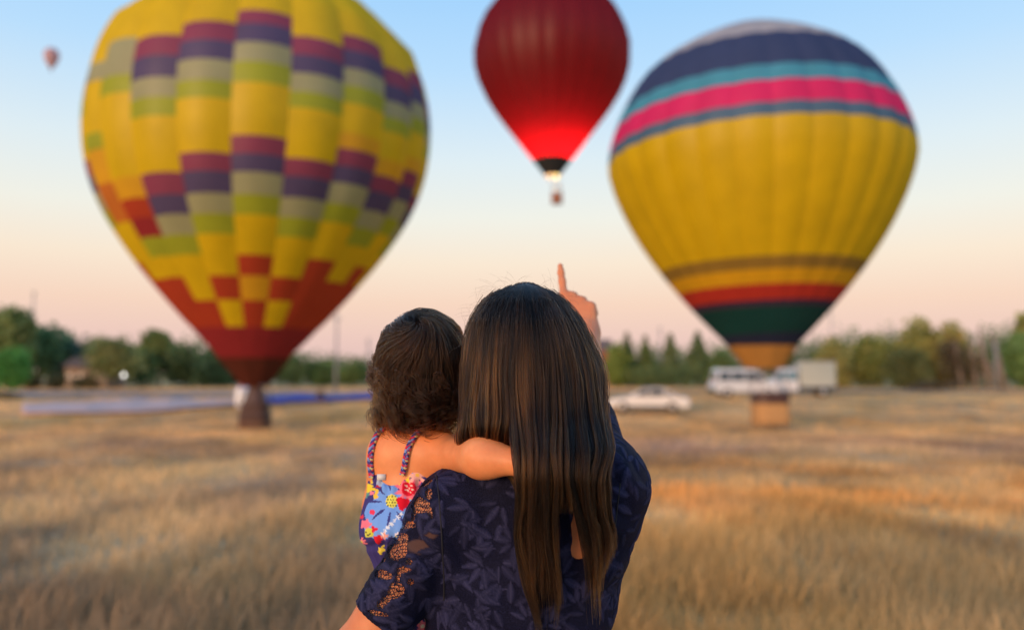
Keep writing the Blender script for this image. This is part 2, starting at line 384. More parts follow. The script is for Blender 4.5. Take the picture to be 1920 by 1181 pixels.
m_wicker = simple('brown_wicker', (.16, .085, .045), .75, .35, 14, bump=.8, bscale=45)
m_wicker_tan = simple('tan_wicker', (.50, .27, .10), .75, .25, 14, bump=.8, bscale=45)
m_leather = simple('dark_leather', (.07, .03, .022), .5, .2, 8)
m_steel = simple('grey_steel', (.45, .45, .47), .3, .1, 8, metal=.9)
m_rope = simple('steel_cable', (.12, .11, .10), .6)
m_flame = emit('burner_flame', (1.0, .74, .24), 2.4)
def burner_flame(name, root, c, r, h):
    prof = [(0.001, 0), (r * .6, h * .08), (r, h * .3), (r * .8, h * .6), (r * .35, h * .85), (.001, h)]
    b = MB(); b.lathe(prof, c, 12); return b.put(name, m_flame, root, True, False)
def basket(root, cx, cy, zb, w, h, wall, band=None, cables=None, collar=0.0, screen=0.0, rim=m_leather):
    """wicker basket at world position, with padded rim, skids, uprights, burner frame and cables to the mouth"""
    k = 28; a = np.linspace(0, 2 * math.pi, k, endpoint=False)
    sx = np.sign(np.cos(a)) * np.abs(np.cos(a)) ** .5 * w / 2; sy = np.sign(np.sin(a)) * np.abs(np.sin(a)) ** .5 * w / 2
    def ring(z, f): return np.stack([cx + sx * f, cy + sy * f, np.full(k, z)], 1)
    def tubewall(z0, f0, z1, f1, nr=8):
        V = np.concatenate([ring(z0 + (z1 - z0) * i / nr, (f0 + (f1 - f0) * i / nr) * (1 + .012 * (i % 2))) for i in range(nr + 1)])
        F = [(i * k + j, i * k + (j + 1) % k, (i + 1) * k + (j + 1) % k, (i + 1) * k + j) for i in range(nr) for j in range(k)]
        return V, F
    zm = zb + h * (.36 if band else 0.02)
    V, F = tubewall(zm, 1.0, zb + h, .84 if screen else .93); F.append(tuple(range(k))[::-1])
    put('basket_wall', V, F, wall, root)
    V, F = tubewall(zb + .05, 1.02, zm, 1.015, 4); F.append(tuple(range(k))[::-1])
    put('basket_base', V, F, band or wall, root)
    if collar:
        V, F = tubewall(zb + h - collar, .975, zb + h, .955, 4); put('leather_collar', V, F, rim, root)
    if screen:
        V, F = tubewall(zb + h + .02, .74, zb + h + screen, .40, 8); put('wind_screen', V, F, rim, root)
    b = MB()
    b.tube(np.concatenate([ring(zb + h, .84 if screen else .94), ring(zb + h, .84 if screen else .94)[:2]]), .06, 8, False); b.put('padded_rim', rim, root, True, False)
    for sy_ in (-.3, .3):
        b = MB(); b.box((cx, cy + sy_ * w, zb + .03), (w * .9, .08, .06)); b.put('skid', m_leather, root, False, False)
    zt = zb + h + .85
    for ax in (-1, 1):
        for ay in (-1, 1):
            b = MB(); b.tube([(cx + ax * w * .43, cy + ay * w * .43, zb + h - .05), (cx + ax * w * .34, cy + ay * w * .34, zt)], .028, 6); b.put('upright', m_leather, root, True, False)
    f = w * .34; b = MB()
    for p, q in (((-f, -f), (f, -f)), ((f, -f), (f, f)), ((f, f), (-f, f)), ((-f, f), (-f, -f))):
        b.tube([(cx + p[0], cy + p[1], zt), (cx + q[0], cy + q[1], zt)], .03, 6)
    b.tube([(cx - f, cy, zt), (cx + f, cy, zt)], .025, 6); b.put('burner_frame', m_steel, root, True, False)
    for ax in (-.16, .16):
        b = MB(); b.lathe([(.02, -.05), (.13, 0), (.13, .22), (.16, .3), (.10, .32)], (cx + ax * w, cy, zt), 14); b.put('burner', m_steel, root, True, False)
    for p in cables or []:
        ph = math.atan2(p[1] - cy, p[0] - cx); q = (cx + math.copysign(f, math.cos(ph)), cy + math.copysign(f, math.sin(ph)), zt)
        V, F = tube_vf([q, p], .012, 5); put('cable', V, F, m_rope, root)
    return zt
def finish_back(bl, root, name, lst):
    """panels of the far side joined: nobody can pick them apart from here"""
    by = {}
    for (m, V, F) in lst: by.setdefault(m.name, (m, [], []))[1].append(V); by[m.name][2].append(F)
    V, F, mats, mi, off = [], [], [], [], 0
    for i, (m, vs, fs) in enumerate(by.values()):
        mats.append(m)
        for v, f in zip(vs, fs): V.append(v); F.append(f + off); off += len(v); mi += [i] * len(f)
    o = put(name, np.concatenate(V), [np.concatenate(F)], mats, root)
    o.data.polygons.foreach_set('material_index', np.array(mi, np.int32)); o['kind'] = 'stuff'
    return o
def crown_cap(bl, root, mat, n=24):
    a = np.linspace(0, 2 * math.pi, n, endpoint=False); r = np.interp(.006, bl.S, bl.R) * 1.1 + .25; z = bl.Z[0]
    xl = bl.c[0] + bl.lean * (z - bl.z0)
    V = np.concatenate([np.stack([xl + r * np.sin(a), bl.c[1] - r * np.cos(a), np.full(n, z - .01)], 1), [[xl, bl.c[1], z + .12]]])
    put('crown_ring', V, [(i, (i + 1) % n, n) for i in range(n)], mat, root)

# the patchwork balloon on the left
FB = {k: fabric('cloth_' + k, c, t) for k, c, t in (('yellow', (.82, .58, .006), .4), ('amber', (.84, .46, .02), .4), ('plum', (.30, .062, .125), .33), ('purple', (.105, .080, .185), .33),
      ('grey', (.40, .41, .23), .35), ('lime', (.41, .47, .03), .38), ('red', (.50, .06, .022), .35), ('crimson', (.33, .028, .035), .33), ('maroon', (.10, .022, .012), .2),
      ('orange', (.66, .20, .03), .38))}
pb = Balloon(477, 36.0, [(8, -62), (110, -56), (190, -34), (235, -2), (288, 72), (315, 160), (322.5, 225), (322.5, 275), (312, 345), (285, 415), (240, 482), (186, 548), (134, 604), (86, 650), (66, 671)], 22, math.radians(-2 - 16.364 * 4.5), .034, True, .027)
root = thing('hot_air_balloon', 'huge patchwork hot air balloon of yellow, purple, grey, lime and red panels', 'hot air balloon', (pb.c[0], pb.c[1], P(477, 806, 36)[2]), 'hot air balloons')
LAD = [-22, -4, 15, 40, 75, 111, 150, 183, 216, 250, 285, 320, 362, 400, 438, 476, 516, 562, 612, 671]
SB = [0.0] + [None] * len(LAD)
for i, py in enumerate(LAD): SB[i + 1] = pb.s_at(py)
step = SB[7] - SB[6]
for i in (5, 4, 3, 2, 1): SB[i] = min(SB[i], SB[i + 1] - step * .78) if SB[i + 1] - step * .78 > 0 else SB[i + 1] * .6
SB[-1] = 1.0
SEQ = ['yellow', 'yellow', 'yellow', 'plum', 'purple', 'grey', 'lime', 'yellow', 'yellow', 'yellow', 'plum', 'purple', 'grey', 'lime', 'yellow', 'yellow', 'red', 'yellow', 'red']
OFF = {0: (1, 0), 1: (0, .35), 2: (2, -.4), 3: (1, 0), 4: (0, 0), 5: (1, .3), 6: (0, .4), 7: (1, .5), 8: (0, .6), 9: (1, .5), 21: (0, .2)}
def sb(x): return float(np.interp(x, range(21), SB))
back = []
for g in range(22):
    io, up = OFF.get(g, (g % 2, 0))
    vis = abs(pb.gore_view(g)) < math.radians(97)
    for r in range(20):
        if r == 19: col = 'crimson'
        else:
            i = r - io
            col = SEQ[i] if 0 <= i < len(SEQ) else ('yellow' if i < 0 else 'red')
            if i >= 16 and g not in (3, 4, 5): col = 'red'
            if r == 18: col = 'yellow' if g in (3, 5) else 'red'
            if r == 17 and g == 4: col = 'amber'
            if g == 6 and r >= 16: col = 'red'
            if g == 7 and r in (15, 16): col = 'yellow'
            if g == 2 and r == 16: col = 'yellow'
            if i == 9 and g in (6, 7, 8): col = 'amber'
            if g == 1: col = (['yellow'] * 4 + ['grey', 'grey', 'lime', 'yellow', 'yellow', 'yellow', 'yellow', 'yellow', 'amber', 'red', 'crimson', 'lime', 'yellow', 'red', 'red'])[r]
            if g == 0: col = ('yellow' if r < 5 else 'grey' if r == 5 else 'yellow' if r < 9 else 'lime' if r == 9 else 'amber' if r < 12 else 'orange' if r < 14 else 'yellow' if r < 17 else 'red')
        f0, f1 = (up * min(1, max(0, (10 - q) / 5)) * (q > 0) for q in (r, r + 1))
        V, F = pb.panel(sb(r + f0), sb(r + 1 + f1), g, 5, 4)
        if vis: put('panel', V, F, FB[col], root)
        else: back.append((FB[col], V, F))
finish_back(pb, root, 'far_side_panels', back); crown_cap(pb, root, FB['yellow'])
# scoop under the mouth, then basket
def scoop(root, bl, py0, hw0, py1, hw1, mat, n=40, dx=0, name='scoop', open_front=0.0):
    a = np.linspace(0, 2 * math.pi, n, endpoint=False); V = []
    for i in range(7):
        t = i / 6; py = py0 + (py1 - py0) * t; hw = hw0 + (hw1 - hw0) * t
        r = hw * pxs(bl.d) * (1 + .03 * np.cos(a * 10)); z = P(bl.cx, py, bl.d)[2]
        V.append(np.stack([bl.c[0] + dx * pxs(bl.d) * t + r * np.sin(a), bl.c[1] - r * np.cos(a), z + open_front * t * (1 - np.cos(a)) * .0 + np.zeros(n)], 1))
    F = [(i * n + j, i * n + (j + 1) % n, (i + 1) * n + (j + 1) % n, (i + 1) * n + j) for i in range(6) for j in range(n)]
    put(name, np.concatenate(V), F, mat, root); return V[-1]
m = scoop(root, pb, 671.5, 63, 724, 22, FB['maroon'], dx=2)
zb = P(480, 804, 36)[2]
basket(root, pb.c[0] + .08, pb.c[1], zb, 1.30, 1.12, simple('dark_wicker', (.075, .036, .026), .75, .35, 14, bump=.8, bscale=45), simple('red_brown_wicker', (.13, .062, .034), .75, .3, 14, bump=.8, bscale=45), [tuple(m[i]) for i in (3, 8, 13, 18, 23, 28, 33, 38)], 0, .80)
# gas bottles and instruments seen as a dark mass between rim and burner
for ax, ay in ((-.28, .2), (.28, .2), (0, -.22)):
    b = MB(); b.lathe([(.0, 0), (.15, .02), (.16, .1), (.16, .95), (.1, 1.08), (.04, 1.1), (.04, 1.2), (0, 1.2)], (pb.c[0] + .08 + ax, pb.c[1] + ay, zb + .30), 14)
    b.put('gas_bottle', m_leather, root, True, False)

# the striped balloon on the right
FY = {k: fabric('stripe_' + k, c, t) for k, c, t in (('silver', (.42, .42, .44), .25), ('navy', (.045, .065, .15), .25), ('teal', (.08, .36, .50), .35), ('pink', (.88, .028, .18), .42),
      ('slate', (.085, .17, .27), .3), ('yellow', (.80, .555, .004), .4), ('olive', (.34, .21, .035), .35), ('gold', (.84, .47, .012), .4), ('red', (.58, .045, .028), .4),
      ('plum', (.06, .03, .075), .3), ('green', (.006, .062, .062), .35), ('ink', (.022, .03, .075), .3), ('tan', (.60, .30, .075), .4))}
yb = Balloon(1430, 36.0, [(6, 36), (70, 42), (150, 66), (205, 104), (252, 165), (282, 232), (290, 285), (285, 335), (262, 396), (226, 462), (180, 525), (130, 584), (92, 622), (65, 648)], 28, math.radians(-6.4), .020, True, -.014)
root = thing('hot_air_balloon', 'yellow hot air balloon with navy, teal and pink stripes round its top, at the right', 'hot air balloon', (yb.c[0], yb.c[1], P(1440, 795, 36)[2]), 'hot air balloons')
YB = [('silver', None, 58), ('navy', 58, 118), ('teal', 118, 147), ('pink', 147, 188), ('slate', 188, 213), ('yellow', 213, 478), ('olive', 478, 503), ('gold', 503, 531), ('red', 531, 561), ('plum', 561, 573), ('green', 573, 624), ('ink', 624, 648)]
back = []; shear_y = -4.0 / 760
for g in range(28):
    vis = abs(yb.gore_view(g)) < math.radians(97)
    for name, a, b in YB:
        s0 = 0.0 if a is None else yb.s_at(a); s1 = 1.0 if name == 'ink' else yb.s_at(b)
        if name == 'silver': s1 = yb.s_at(58)
        V, F = yb.panel(s0, s1, g, 6, 12 if name in ('yellow', 'silver') else 4, shear_y)
        if vis: put('panel', V, F, FY[name], root)
        else: back.append((FY[name], V, F))
finish_back(yb, root, 'far_side_panels', back); crown_cap(yb, root, FY['silver'])
m = scoop(root, yb, 648.5, 62, 690, 34, FY['tan'], dx=4)
basket(root, P(1442, 700, 36)[0], yb.c[1], P(1442, 795, 36)[2], 1.58, 1.36, m_wicker_tan, None, [tuple(m[i]) for i in (3, 8, 13, 18, 23, 28, 33, 38)], .42, 0)

# the red balloon in the air
m_red = fabric('cloth_red', (.100, .0009, .0035), .42); m_black = simple('cloth_black', (.012, .012, .014), .8)
rb = Balloon(1037, 95.0, [(4, -46), (48, -42), (86, -24), (112, 2), (133, 38), (145, 78), (147.5, 105), (143, 140), (127, 180), (103, 218), (75, 254), (48, 289), (31, 310), (16, 330)], 24, math.radians(-4), .022)
root = thing('hot_air_balloon', 'plain dark red hot air balloon in the air, burner flame lighting its base', 'hot air balloon', (rb.c[0], rb.c[1], P(1044, 382, 95)[2]), 'hot air balloons')
back = []; sm_ = rb.s_at(291)
for g in range(24):
    vis = abs(rb.gore_view(g)) < math.radians(97)
    V, F = rb.panel(0, sm_, g, 5, 16)
    if vis: put('gore', V, F, m_red, root)
    else: back.append((m_red, V, F))
    V, F = rb.panel(sm_, 1.0, g, 4, 3)
    if vis and g % 1 == 0: put('skirt_panel', V, F, m_black, root)
    else: back.append((m_black, V, F))
finish_back(rb, root, 'far_side_panels', back); crown_cap(rb, root, m_red)
bx, by = P(1044, 366, 95)[0], rb.c[1]; zb = P(1044, 382, 95)[2]
zt = basket(root, bx, by, zb, 1.35, 1.25, simple('red_wicker', (.30, .12, .06), .75, .25, 14), None, [tuple(rb.pt(1.0, g, 0.0)) for g in range(0, 24, 3)])
zf = P(1044, 337, 95)[2]
burner_flame('flame', root, (bx, by, zf), .24, 1.5)
pl = bpy.data.lights.new('burner_light', 'POINT'); plo = bpy.data.objects.new('burner_light', pl); COL.objects.link(plo)
pl.energy = 23000; pl.color = (1.0, .55, .22); pl.shadow_soft_size = 1.2
plo.parent = root; plo.location = Vector((bx, by, P(1044, 272, 95)[2])) - root.location

# the tiny balloon far off
db = Balloon(71, 700.0, [(1, 91), (7, 91.5), (12, 97), (14, 104), (12.5, 112), (8, 121), (3, 128)], 16, 0, .02, False)
root = thing('hot_air_balloon', 'tiny faraway hot air balloon high in the blue at upper left', 'hot air balloon', (db.c[0], db.c[1], P(71, 133, 700)[2]), 'hot air balloons')
m_far = [fabric('far_pink', (.80, .50, .45), .4), fabric('far_mauve', (.52, .36, .44), .4)]
for i in range(16):
    V, F = db.panel(0, 1, i, 4, 12)
    if abs(db.gore_view(i)) < math.radians(97): put('gore', V, F, m_far[i % 2], root)
    else: back = (V, F); put('gore', V, F, m_far[i % 2], root)
b = MB(); b.box((db.c[0], db.c[1], P(71, 132.3, 700)[2]), (1.6, 1.6, 1.3)); bevel(b.put('basket', m_wicker, root, False, False), .1)
for sx in (-1, 1):
    V, F = tube_vf([(db.c[0] + sx * .7, db.c[1], P(71, 131, 700)[2]), (db.c[0] + sx * 1.2, db.c[1], P(71, 128, 700)[2])], .06, 5); put('cable', V, F, m_rope, root)

# ---------------------------------------------------------------- trees, bushes
m_leaf = attr_mat('leaves', rough=.75, trans=.38, spec=.2)
m_bark = simple('bark', (.16, .11, .075), .95, .3, 5, bump=.6, bscale=30)
m_deadwood = simple('pale_deadwood', (.27, .20, .145), .95, .25, 4, bump=.5, bscale=30)
def leaf_cloud(lobes, n, size, col, seed, var=.35, cone=None):
    """n small leaf faces scattered through the lobes (centre, radii), thinner towards the middle"""
    r = np.random.default_rng(seed)
    if cone is None:
        vol = np.array([a[1][0] * a[1][1] * a[1][2] for a in lobes]) ** .75; pk = r.choice(len(lobes), n, p=vol / vol.sum())
        c = np.array([a[0] for a in lobes])[pk]; rad = np.array([a[1] for a in lobes])[pk]
        d = r.normal(size=(n, 3)); d /= np.linalg.norm(d, axis=1)[:, None]
        p = c + d * rad * (r.random(n) ** .38)[:, None] * (1 + .14 * r.normal(size=n))[:, None]
    else:
        h, w = cone; t = r.random(n) ** .72; lay = (np.floor(t * 9) + r.random(n) ** .6) / 9 * .5 + t * .5
        a = r.random(n) * 2 * np.pi; rr = w * (1 - lay) ** .85 * (.25 + .75 * r.random(n) ** .5) * (1 + .25 * np.sin(a * 5 + np.floor(t * 9)))
        p = np.stack([rr * np.cos(a), rr * np.sin(a), .06 * h + .94 * h * lay - rr * .22], 1)
    u = r.normal(size=(n, 3)); u /= np.linalg.norm(u, axis=1)[:, None]; v = np.cross(u, r.normal(size=(n, 3))); v /= np.linalg.norm(v, axis=1)[:, None]
    s = size * (.6 + .8 * r.random(n))[:, None]
    V = np.stack([p - u * s, p + v * s * .6, p + u * s, p - v * s * .6], 1).reshape(-1, 3)
    k = (1 - var + 2 * var * (.5 * vnoise(p[:, 0] * .8, p[:, 1] * .8, p[:, 2] * .8, seed) + .5 * r.random(n)))[:, None]
    C = np.array(col)[None] * k * (1 + .12 * r.normal(size=(n, 1)) * np.array([1, .3, .6]))
    return V, np.arange(n * 4).reshape(-1, 4), np.repeat(np.clip(C, .004, 1), 4, 0)
def tree(name, label, px, base_d, top_py, wpx, kind, col, seed, cat='tree', group='trees beyond the field', dens=1.0):
    x = P(px, HOR, base_d)[0]; z0 = float(H(x, base_d)); zt = P(px, top_py, base_d)[2]; h = zt - z0; w = wpx * pxs(base_d) / 2
    root = thing(name, label, cat, (x, base_d, z0), group)
    r = random.Random(seed)
    if kind == 'cone':
        V, F = tube_vf([(0, 0, -.2), (0, 0, h * .5), (0, 0, h * .97)], [h * .022, h * .014, .02], 7); put('trunk', V, F, m_bark, root, local=True)
        V, F, C = leaf_cloud(None, int(1700 * dens), .30, col, seed, cone=(h, w))
        put('crown', V, F, m_leaf, root, {'col': C}, False, True); return root
    lobes = []; nl = 9 if kind == 'round' else 12
    for i in range(nl):
        a = r.random() * 6.28; q = r.random() ** .6; lz = (.42 + .4 * r.random()) * h if kind == 'round' else (.22 + .5 * r.random()) * h
        rz = min(.28 * h, h - lz) * (.8 + .3 * r.random()); rx = w * (.36 + .24 * r.random())
        lobes.append(((math.cos(a) * (w - rx) * q, math.sin(a) * (w - rx) * q, lz), (rx, rx, rz)))
    lobes.append(((r.uniform(-.2, .2) * w, 0, h * .80), (w * .42, w * .42, h * .2)))
    lobes.append(((0, 0, h * (.5 if kind == 'round' else .34)), (w * .85, w * .85, h * (.3 if kind == 'round' else .33))))
    b = MB(); lean = r.uniform(-.3, .3)
    b.tube([(0, 0, -.2), (lean * .3, 0, h * .25), (lean, .1, h * .55), (lean * 1.2, .1, h * .8)], [h * .028, h * .022, h * .013, .03], 8)
    for i in range(5):
        l = lobes[i][0]; b.tube([(lean * .5, .05, h * (.22 + .05 * i)), (l[0] * .5, l[1] * .5, (l[2] + h * .3) / 2), l], [h * .012, h * .008, .02], 6)
    b.put('trunk', m_bark, root, True)
    V, F, C = leaf_cloud(lobes, int(2600 * dens), .034 * h + .10, col, seed)
    put('crown', V, F, m_leaf, root, {'col': C}, False, True)
    return root
G1, G2, G3, G4, G5 = (.075, .125, .045), (.030, .062, .050), (.105, .120, .040), (.058, .085, .036), (.045, .066, .030)
OL = (.17, .15, .055)
T = [('tall_tree', 'tall tree with an olive top at the left end of the tree line', 16, 105, 574, 96, 'round', (.095, .12, .05), 1, 1.2),
     ('tree', 'broad mid-green tree, second from the left end of the tree line', 72, 110, 606, 120, 'round', (.060, .105, .055), 2, 1.2),
     ('bush', 'bright green rounded bush low at the left edge of the field', 18, 92, 652, 78, 'bush', (.050, .13, .035), 3, 1.1),
     ('tree', 'dark blue-green tree above the yellow bushes at left', 128, 112, 638, 124, 'round', (.030, .058, .052), 4, 1.2),
     ('tree', 'olive tree reaching over the wooden cabin at left', 212, 99, 634, 118, 'round', (.095, .105, .045), 5, 1.1),
     ('tree', 'tallest tree between the white lamp and the patchwork balloon', 300, 118, 620, 96, 'round', (.085, .105, .038), 6, 1.1),
     ('tree', 'dark tree right of the white lamp at left', 262, 112, 652, 80, 'bush', G4, 7, 1.0),
     ('tree', 'dark green tree two before the patchwork balloon', 345, 116, 642, 90, 'bush', G5, 8, 1.0),
     ('tree', 'dark green tree just left of the patchwork balloon scoop', 405, 114, 648, 96, 'bush', (.036, .060, .030), 9, 1.0),
     ('tree', 'dense tree directly behind the patchwork balloon scoop', 470, 118, 660, 90, 'bush', G5, 10, .9),
     ('tree', 'green tree just right of the patchwork balloon scoop', 545, 120, 666, 84, 'bush', G4, 11, .9),
     ('tree', 'low green tree left of the tall grey pole', 600, 122, 674, 70, 'bush', (.062, .095, .036), 12, .9),
     ('tree', 'low green tree between the tall grey pole and the child', 662, 122, 672, 82, 'bush', (.062, .092, .034), 13, .9),
     ('tree', 'green tree behind the heads of the child and woman', 745, 122, 676, 100, 'bush', G4, 14, .7),
     ('bush', 'green bush standing against the red-brown house', 1156, 116, 640, 60, 'bush', (.085, .115, .032), 15, 1.0),
     ('conifer', 'pointed conifer nearest the raised arm', 1176, 118, 624, 46, 'cone', (.060, .085, .036), 16, 1.0),
     ('conifer', 'narrow pointed conifer with a clear gap on its left', 1211, 118, 630, 44, 'cone', (.062, .090, .034), 17, 1.0),
     ('conifer', 'pointed conifer in front of the faint thin mast', 1257, 118, 626, 58, 'cone', (.065, .090, .044), 18, 1.1),
     ('conifer', 'widest pointed conifer beside the striped balloon', 1309, 116, 622, 74, 'cone', (.065, .095, .046), 19, 1.3),
     ('tree', 'round green tree between the conifers and the white van', 1355, 114, 650, 64, 'bush', (.070, .105, .042), 20, .8),
     ('tree', 'green tree behind the white van and its balloon scoop', 1425, 118, 672, 90, 'bush', G4, 21, .7),
     ('bush', 'low bush row member behind the box truck', 1230, 116, 682, 190, 'bush', (.062, .085, .034), 34, 1.0),
     ('tree', 'olive-topped bush just right of the box truck', 1566, 108, 628, 84, 'bush', (.150, .145, .055), 22, 1.0),
     ('tree', 'olive green bush, second right of the box truck', 1634, 108, 622, 96, 'bush', (.120, .130, .042), 23, 1.0),
     ('tree', 'tallest olive tree of the right bushes', 1722, 106, 592, 110, 'bush', (.150, .145, .050), 24, 1.2),
     ('tree', 'olive tree whose crown hangs over the leaning trunks', 1795, 104, 602, 104, 'bush', (.160, .145, .055), 25, 1.1),
     ('bush', 'dark dense bush beneath the tallest olive tree', 1700, 100, 650, 110, 'bush', (.075, .080, .032), 26, 1.0),
     ('tree', 'bright green tree at the right edge of the picture', 1912, 104, 622, 100, 'bush', (.070, .115, .042), 27, 1.0),
     ('tree', 'olive treetop rising at the far right edge', 1932, 112, 580, 60, 'round', (.13, .14, .05), 28, .8)]
for nm, lb, px, d, tp, w, kd, col, sd_, dn in T:
    if px == 1230: lb = 'low green thicket along the feet of the conifers'
    tree(nm, lb, px, d, tp, w, kd, tuple(v * f_ for v, f_ in zip(col, (3.1, 2.9, 2.5))), sd_, 'bush' if nm == 'bush' else 'tree', None, dn)
for nm, px, d, tp, w, sd_, lb in (('dry_bush', 60, 96, 702, 42, 30, 'dry yellowish bush, left one of two at the left tree line'), ('dry_bush', 104, 96, 700, 46, 31, 'dry yellowish bush, right one of two at the left tree line'),
                                  ('dry_bush', 10, 60, 735, 76, 32, 'dry brown bush at the left edge beside the pale lilac sheet'), ('dry_bush', 165, 98, 704, 60, 33, 'dry yellow shrub in front of the wooden cabin')):
    tree(nm, lb, px, d, tp, w, 'bush', (.26, .20, .085), sd_, 'bush', None, .6)

# the scrub that closes the view between and behind the single trees
def scrub():
    r = np.random.default_rng(90); lobes = []
    for px in range(-60, 2000, 14):
        d = 132 + 6 * r.random(); top = np.interp(px, [-60, 130, 420, 560, 690, 1100, 1400, 1560, 2000], [630, 640, 640, 662, 668, 654, 654, 634, 622]) + r.normal() * 8
        p = P(px, HOR, d); z0 = float(H(p[0], d)); h = P(px, top, d)[2] - z0
        lobes.append(((p[0], d, z0 + h * .55), (2.0 + 1.4 * r.random(), 1.8, h * .52)))
    V, F, C = leaf_cloud(lobes, 34000, .34, (.19, .28, .11), 91)
    o = put('undergrowth', V, F, m_leaf, None, {'col': C}, False); tag(o, 'dark green scrub closing the view behind the trees', 'undergrowth', kind='stuff')
scrub()

# leaning bare trunks and fallen brush at the right
tx = P(1812, HOR, 98)[0]
root = thing('leaning_trunks', 'cluster of pale leaning bare trunks beside the olive trees at right', 'dead tree', (tx, 98, float(H(tx, 98))))
for (p0, t0, p1, w) in ((1775, 640, 1792, .30), (1800, 628, 1822, .34), (1822, 612, 1838, .30), (1851, 628, 1864, .42), (1838, 640, 1836, .28)):
    a = P(p0, 0, 98)[0] - tx; a2 = P(p1, t0, 98)
    V, F = tube_vf([(a, 0, -.2), ((a * 2 + a2[0] - tx) / 3, .2, (a2[2] - root.location[2]) * .4), (a2[0] - tx, .3, a2[2] - root.location[2])], [w, w * .8, w * .5], 8)
    put('trunk', V, F, m_deadwood, root, local=True)
V, F, C = leaf_cloud([((0, .4, 2.6), (3.4, 1.0, 2.2)), ((-1.5, .6, 4.6), (1.8, 1.0, 1.6))], 900, .24, (.17, .125, .075), 51)
put('dry_foliage', V, F, m_leaf, root, {'col': C}, False, True)
root = thing('fallen_branch', 'fallen dry branches on the grass before the leaning trunks', 'branch', (P(1745, HOR, 88)[0], 88, float(H(P(1745, HOR, 88)[0], 88))))
b = MB(); r_ = random.Random(5)
for i in range(14):
    a = r_.uniform(-.5, .5); x0 = r_.uniform(-2.5, 2.0)
    b.tube([(x0, r_.uniform(-.6, .6), .1), (x0 + 1.2, a, .45 + .5 * r_.random()), (x0 + 2.6, a * 2, .25 + 1.1 * r_.random())], [.09, .06, .02], 5)
b.put('branch', m_bark, root, True)
V, F, C = leaf_cloud([((.3, 0, .5), (3.2, .9, .55))], 380, .17, (.16, .125, .065), 52); put('dry_twigs', V, F, m_leaf, root, {'col': C}, False, True)['kind'] = 'stuff'

# ---------------------------------------------------------------- buildings
m_wall_b = simple('brown_boards', (.24, .165, .11), .85, .2, 3); m_roof_b = simple('brown_roof', (.13, .085, .06), .8, .2, 4); m_glass_d = simple('dark_glass', (.03, .04, .05), .1, .1, 3)
m_wall_r = simple('red_brown_wall', (.30, .115, .075), .85, .2, 3); m_roof_r = simple('dull_brown_roof', (.16, .11, .09), .8, .2, 4)
def house(name, label, px, d, wpx, wall_py, roof_py, mw, mr, dep=5.0, nwin=3):
    x = P(px, HOR, d)[0]; z = float(H(x, d)); w = wpx * pxs(d); hw = P(px, wall_py, d)[2] - z; hr = P(px, roof_py, d)[2] - z
    root = thing(name, label, 'building', (x, d, z))
    b = MB(); b.prism([(-w / 2, -.2), (w / 2, -.2), (w / 2, hw), (-w / 2, hw)], dep / 2, dep / 2); b.put('wall', mw, root)
    b = MB(); e = .4
    V = [(-w / 2 - e, -dep / 2 - e, hw + .01), (w / 2 + e, -dep / 2 - e, hw + .01), (w / 2 + e, dep / 2 + e, hw + .01), (-w / 2 - e, dep / 2 + e, hw + .01), (-w / 2 - e, 0, hr), (w / 2 + e, 0, hr)]
    b.add(V, [(0, 1, 5, 4), (2, 3, 4, 5), (0, 4, 3), (1, 2, 5), (3, 2, 1, 0)]); b.put('roof', mr, root)
    for i in range(nwin):
        xx = -w / 2 + w * (i + .5) / nwin
        if i == nwin // 2:
            b = MB(); b.box((xx, -dep / 2 - .02, 1.05), (.95, .08, 2.1)); b.put('door', mr, root); continue
        b = MB(); b.box((xx, -dep / 2 - .02, hw * .55), (1.0, .08, 1.0)); f = b.put('window', mr, root)
        b = MB(); b.box((xx, -dep / 2 - .05, hw * .55), (.84, .06, .84)); b.put('pane', m_glass_d, f)
    return root
house('cabin', 'low brown wooden cabin half hidden under the left trees', 180, 108, 78, 688, 670, m_wall_b, m_roof_b, 5, 4)
house('house', 'red-brown house just right of the raised forearm, behind the bush', 1106, 124, 72, 658, 636, m_wall_r, m_roof_r, 6, 3)

# ---------------------------------------------------------------- poles, lamp, things on the grass
m_pole = simple('grey_pole', (.30, .28, .29), .7, .15, 3)
for px, d, tp, rad, lb in ((630, 78, 588, .13, 'tall grey pole standing before the low trees left of the child'), (690, 126, 634, .20, 'grey mast behind the trees nearest the child'),
                           (57, 128, 545, .14, 'thin grey mast above the left trees'), (1239, 130, 612, .16, 'faint thin mast behind the conifers'), (1868, 95, 640, .14, 'grey pole at the right beside the leaning trunks'), (1561, 112, 560, .10, 'thin grey mast right of the striped balloon')):
    x = P(px, HOR, d)[0]; z = float(H(x, d)); h = P(px, tp, d)[2] - z
    root = thing('utility_pole', lb, 'pole', (x, d, z))
    V, F = tube_vf([(0, 0, -.2), (0, 0, h)], [rad, rad * .7], 10); put('pole', V, F, m_pole, root, local=True)
    b = MB(); b.box((0, 0, h - .5), (1.0 if px == 630 else .7, .09, .10)); b.put('crossarm', m_pole, root)
x = P(232, HOR, 96)[0]; z = float(H(x, 96)); zl = P(232, 703, 96)[2] - z
root = thing('street_lamp', 'lit white lamp glaring just right of the wooden cabin', 'lamp', (x, 96, z))
V, F = tube_vf([(0, 0, -.1), (0, 0, zl - .1)], [.07, .05], 8); put('post', V, F, m_pole, root, local=True)
b = MB(); b.lathe([(.0, -.19), (.13, -.13), (.19, 0), (.13, .13), (0, .19)], (0, 0, zl), 14); b.put('globe', emit('lamp_glass', (1, .96, .88), 4), root, True)
b = MB(); b.lathe([(.10, .17), (.06, .23), (0, .24)], (0, 0, zl), 14); b.put('cap', m_pole, root, True)

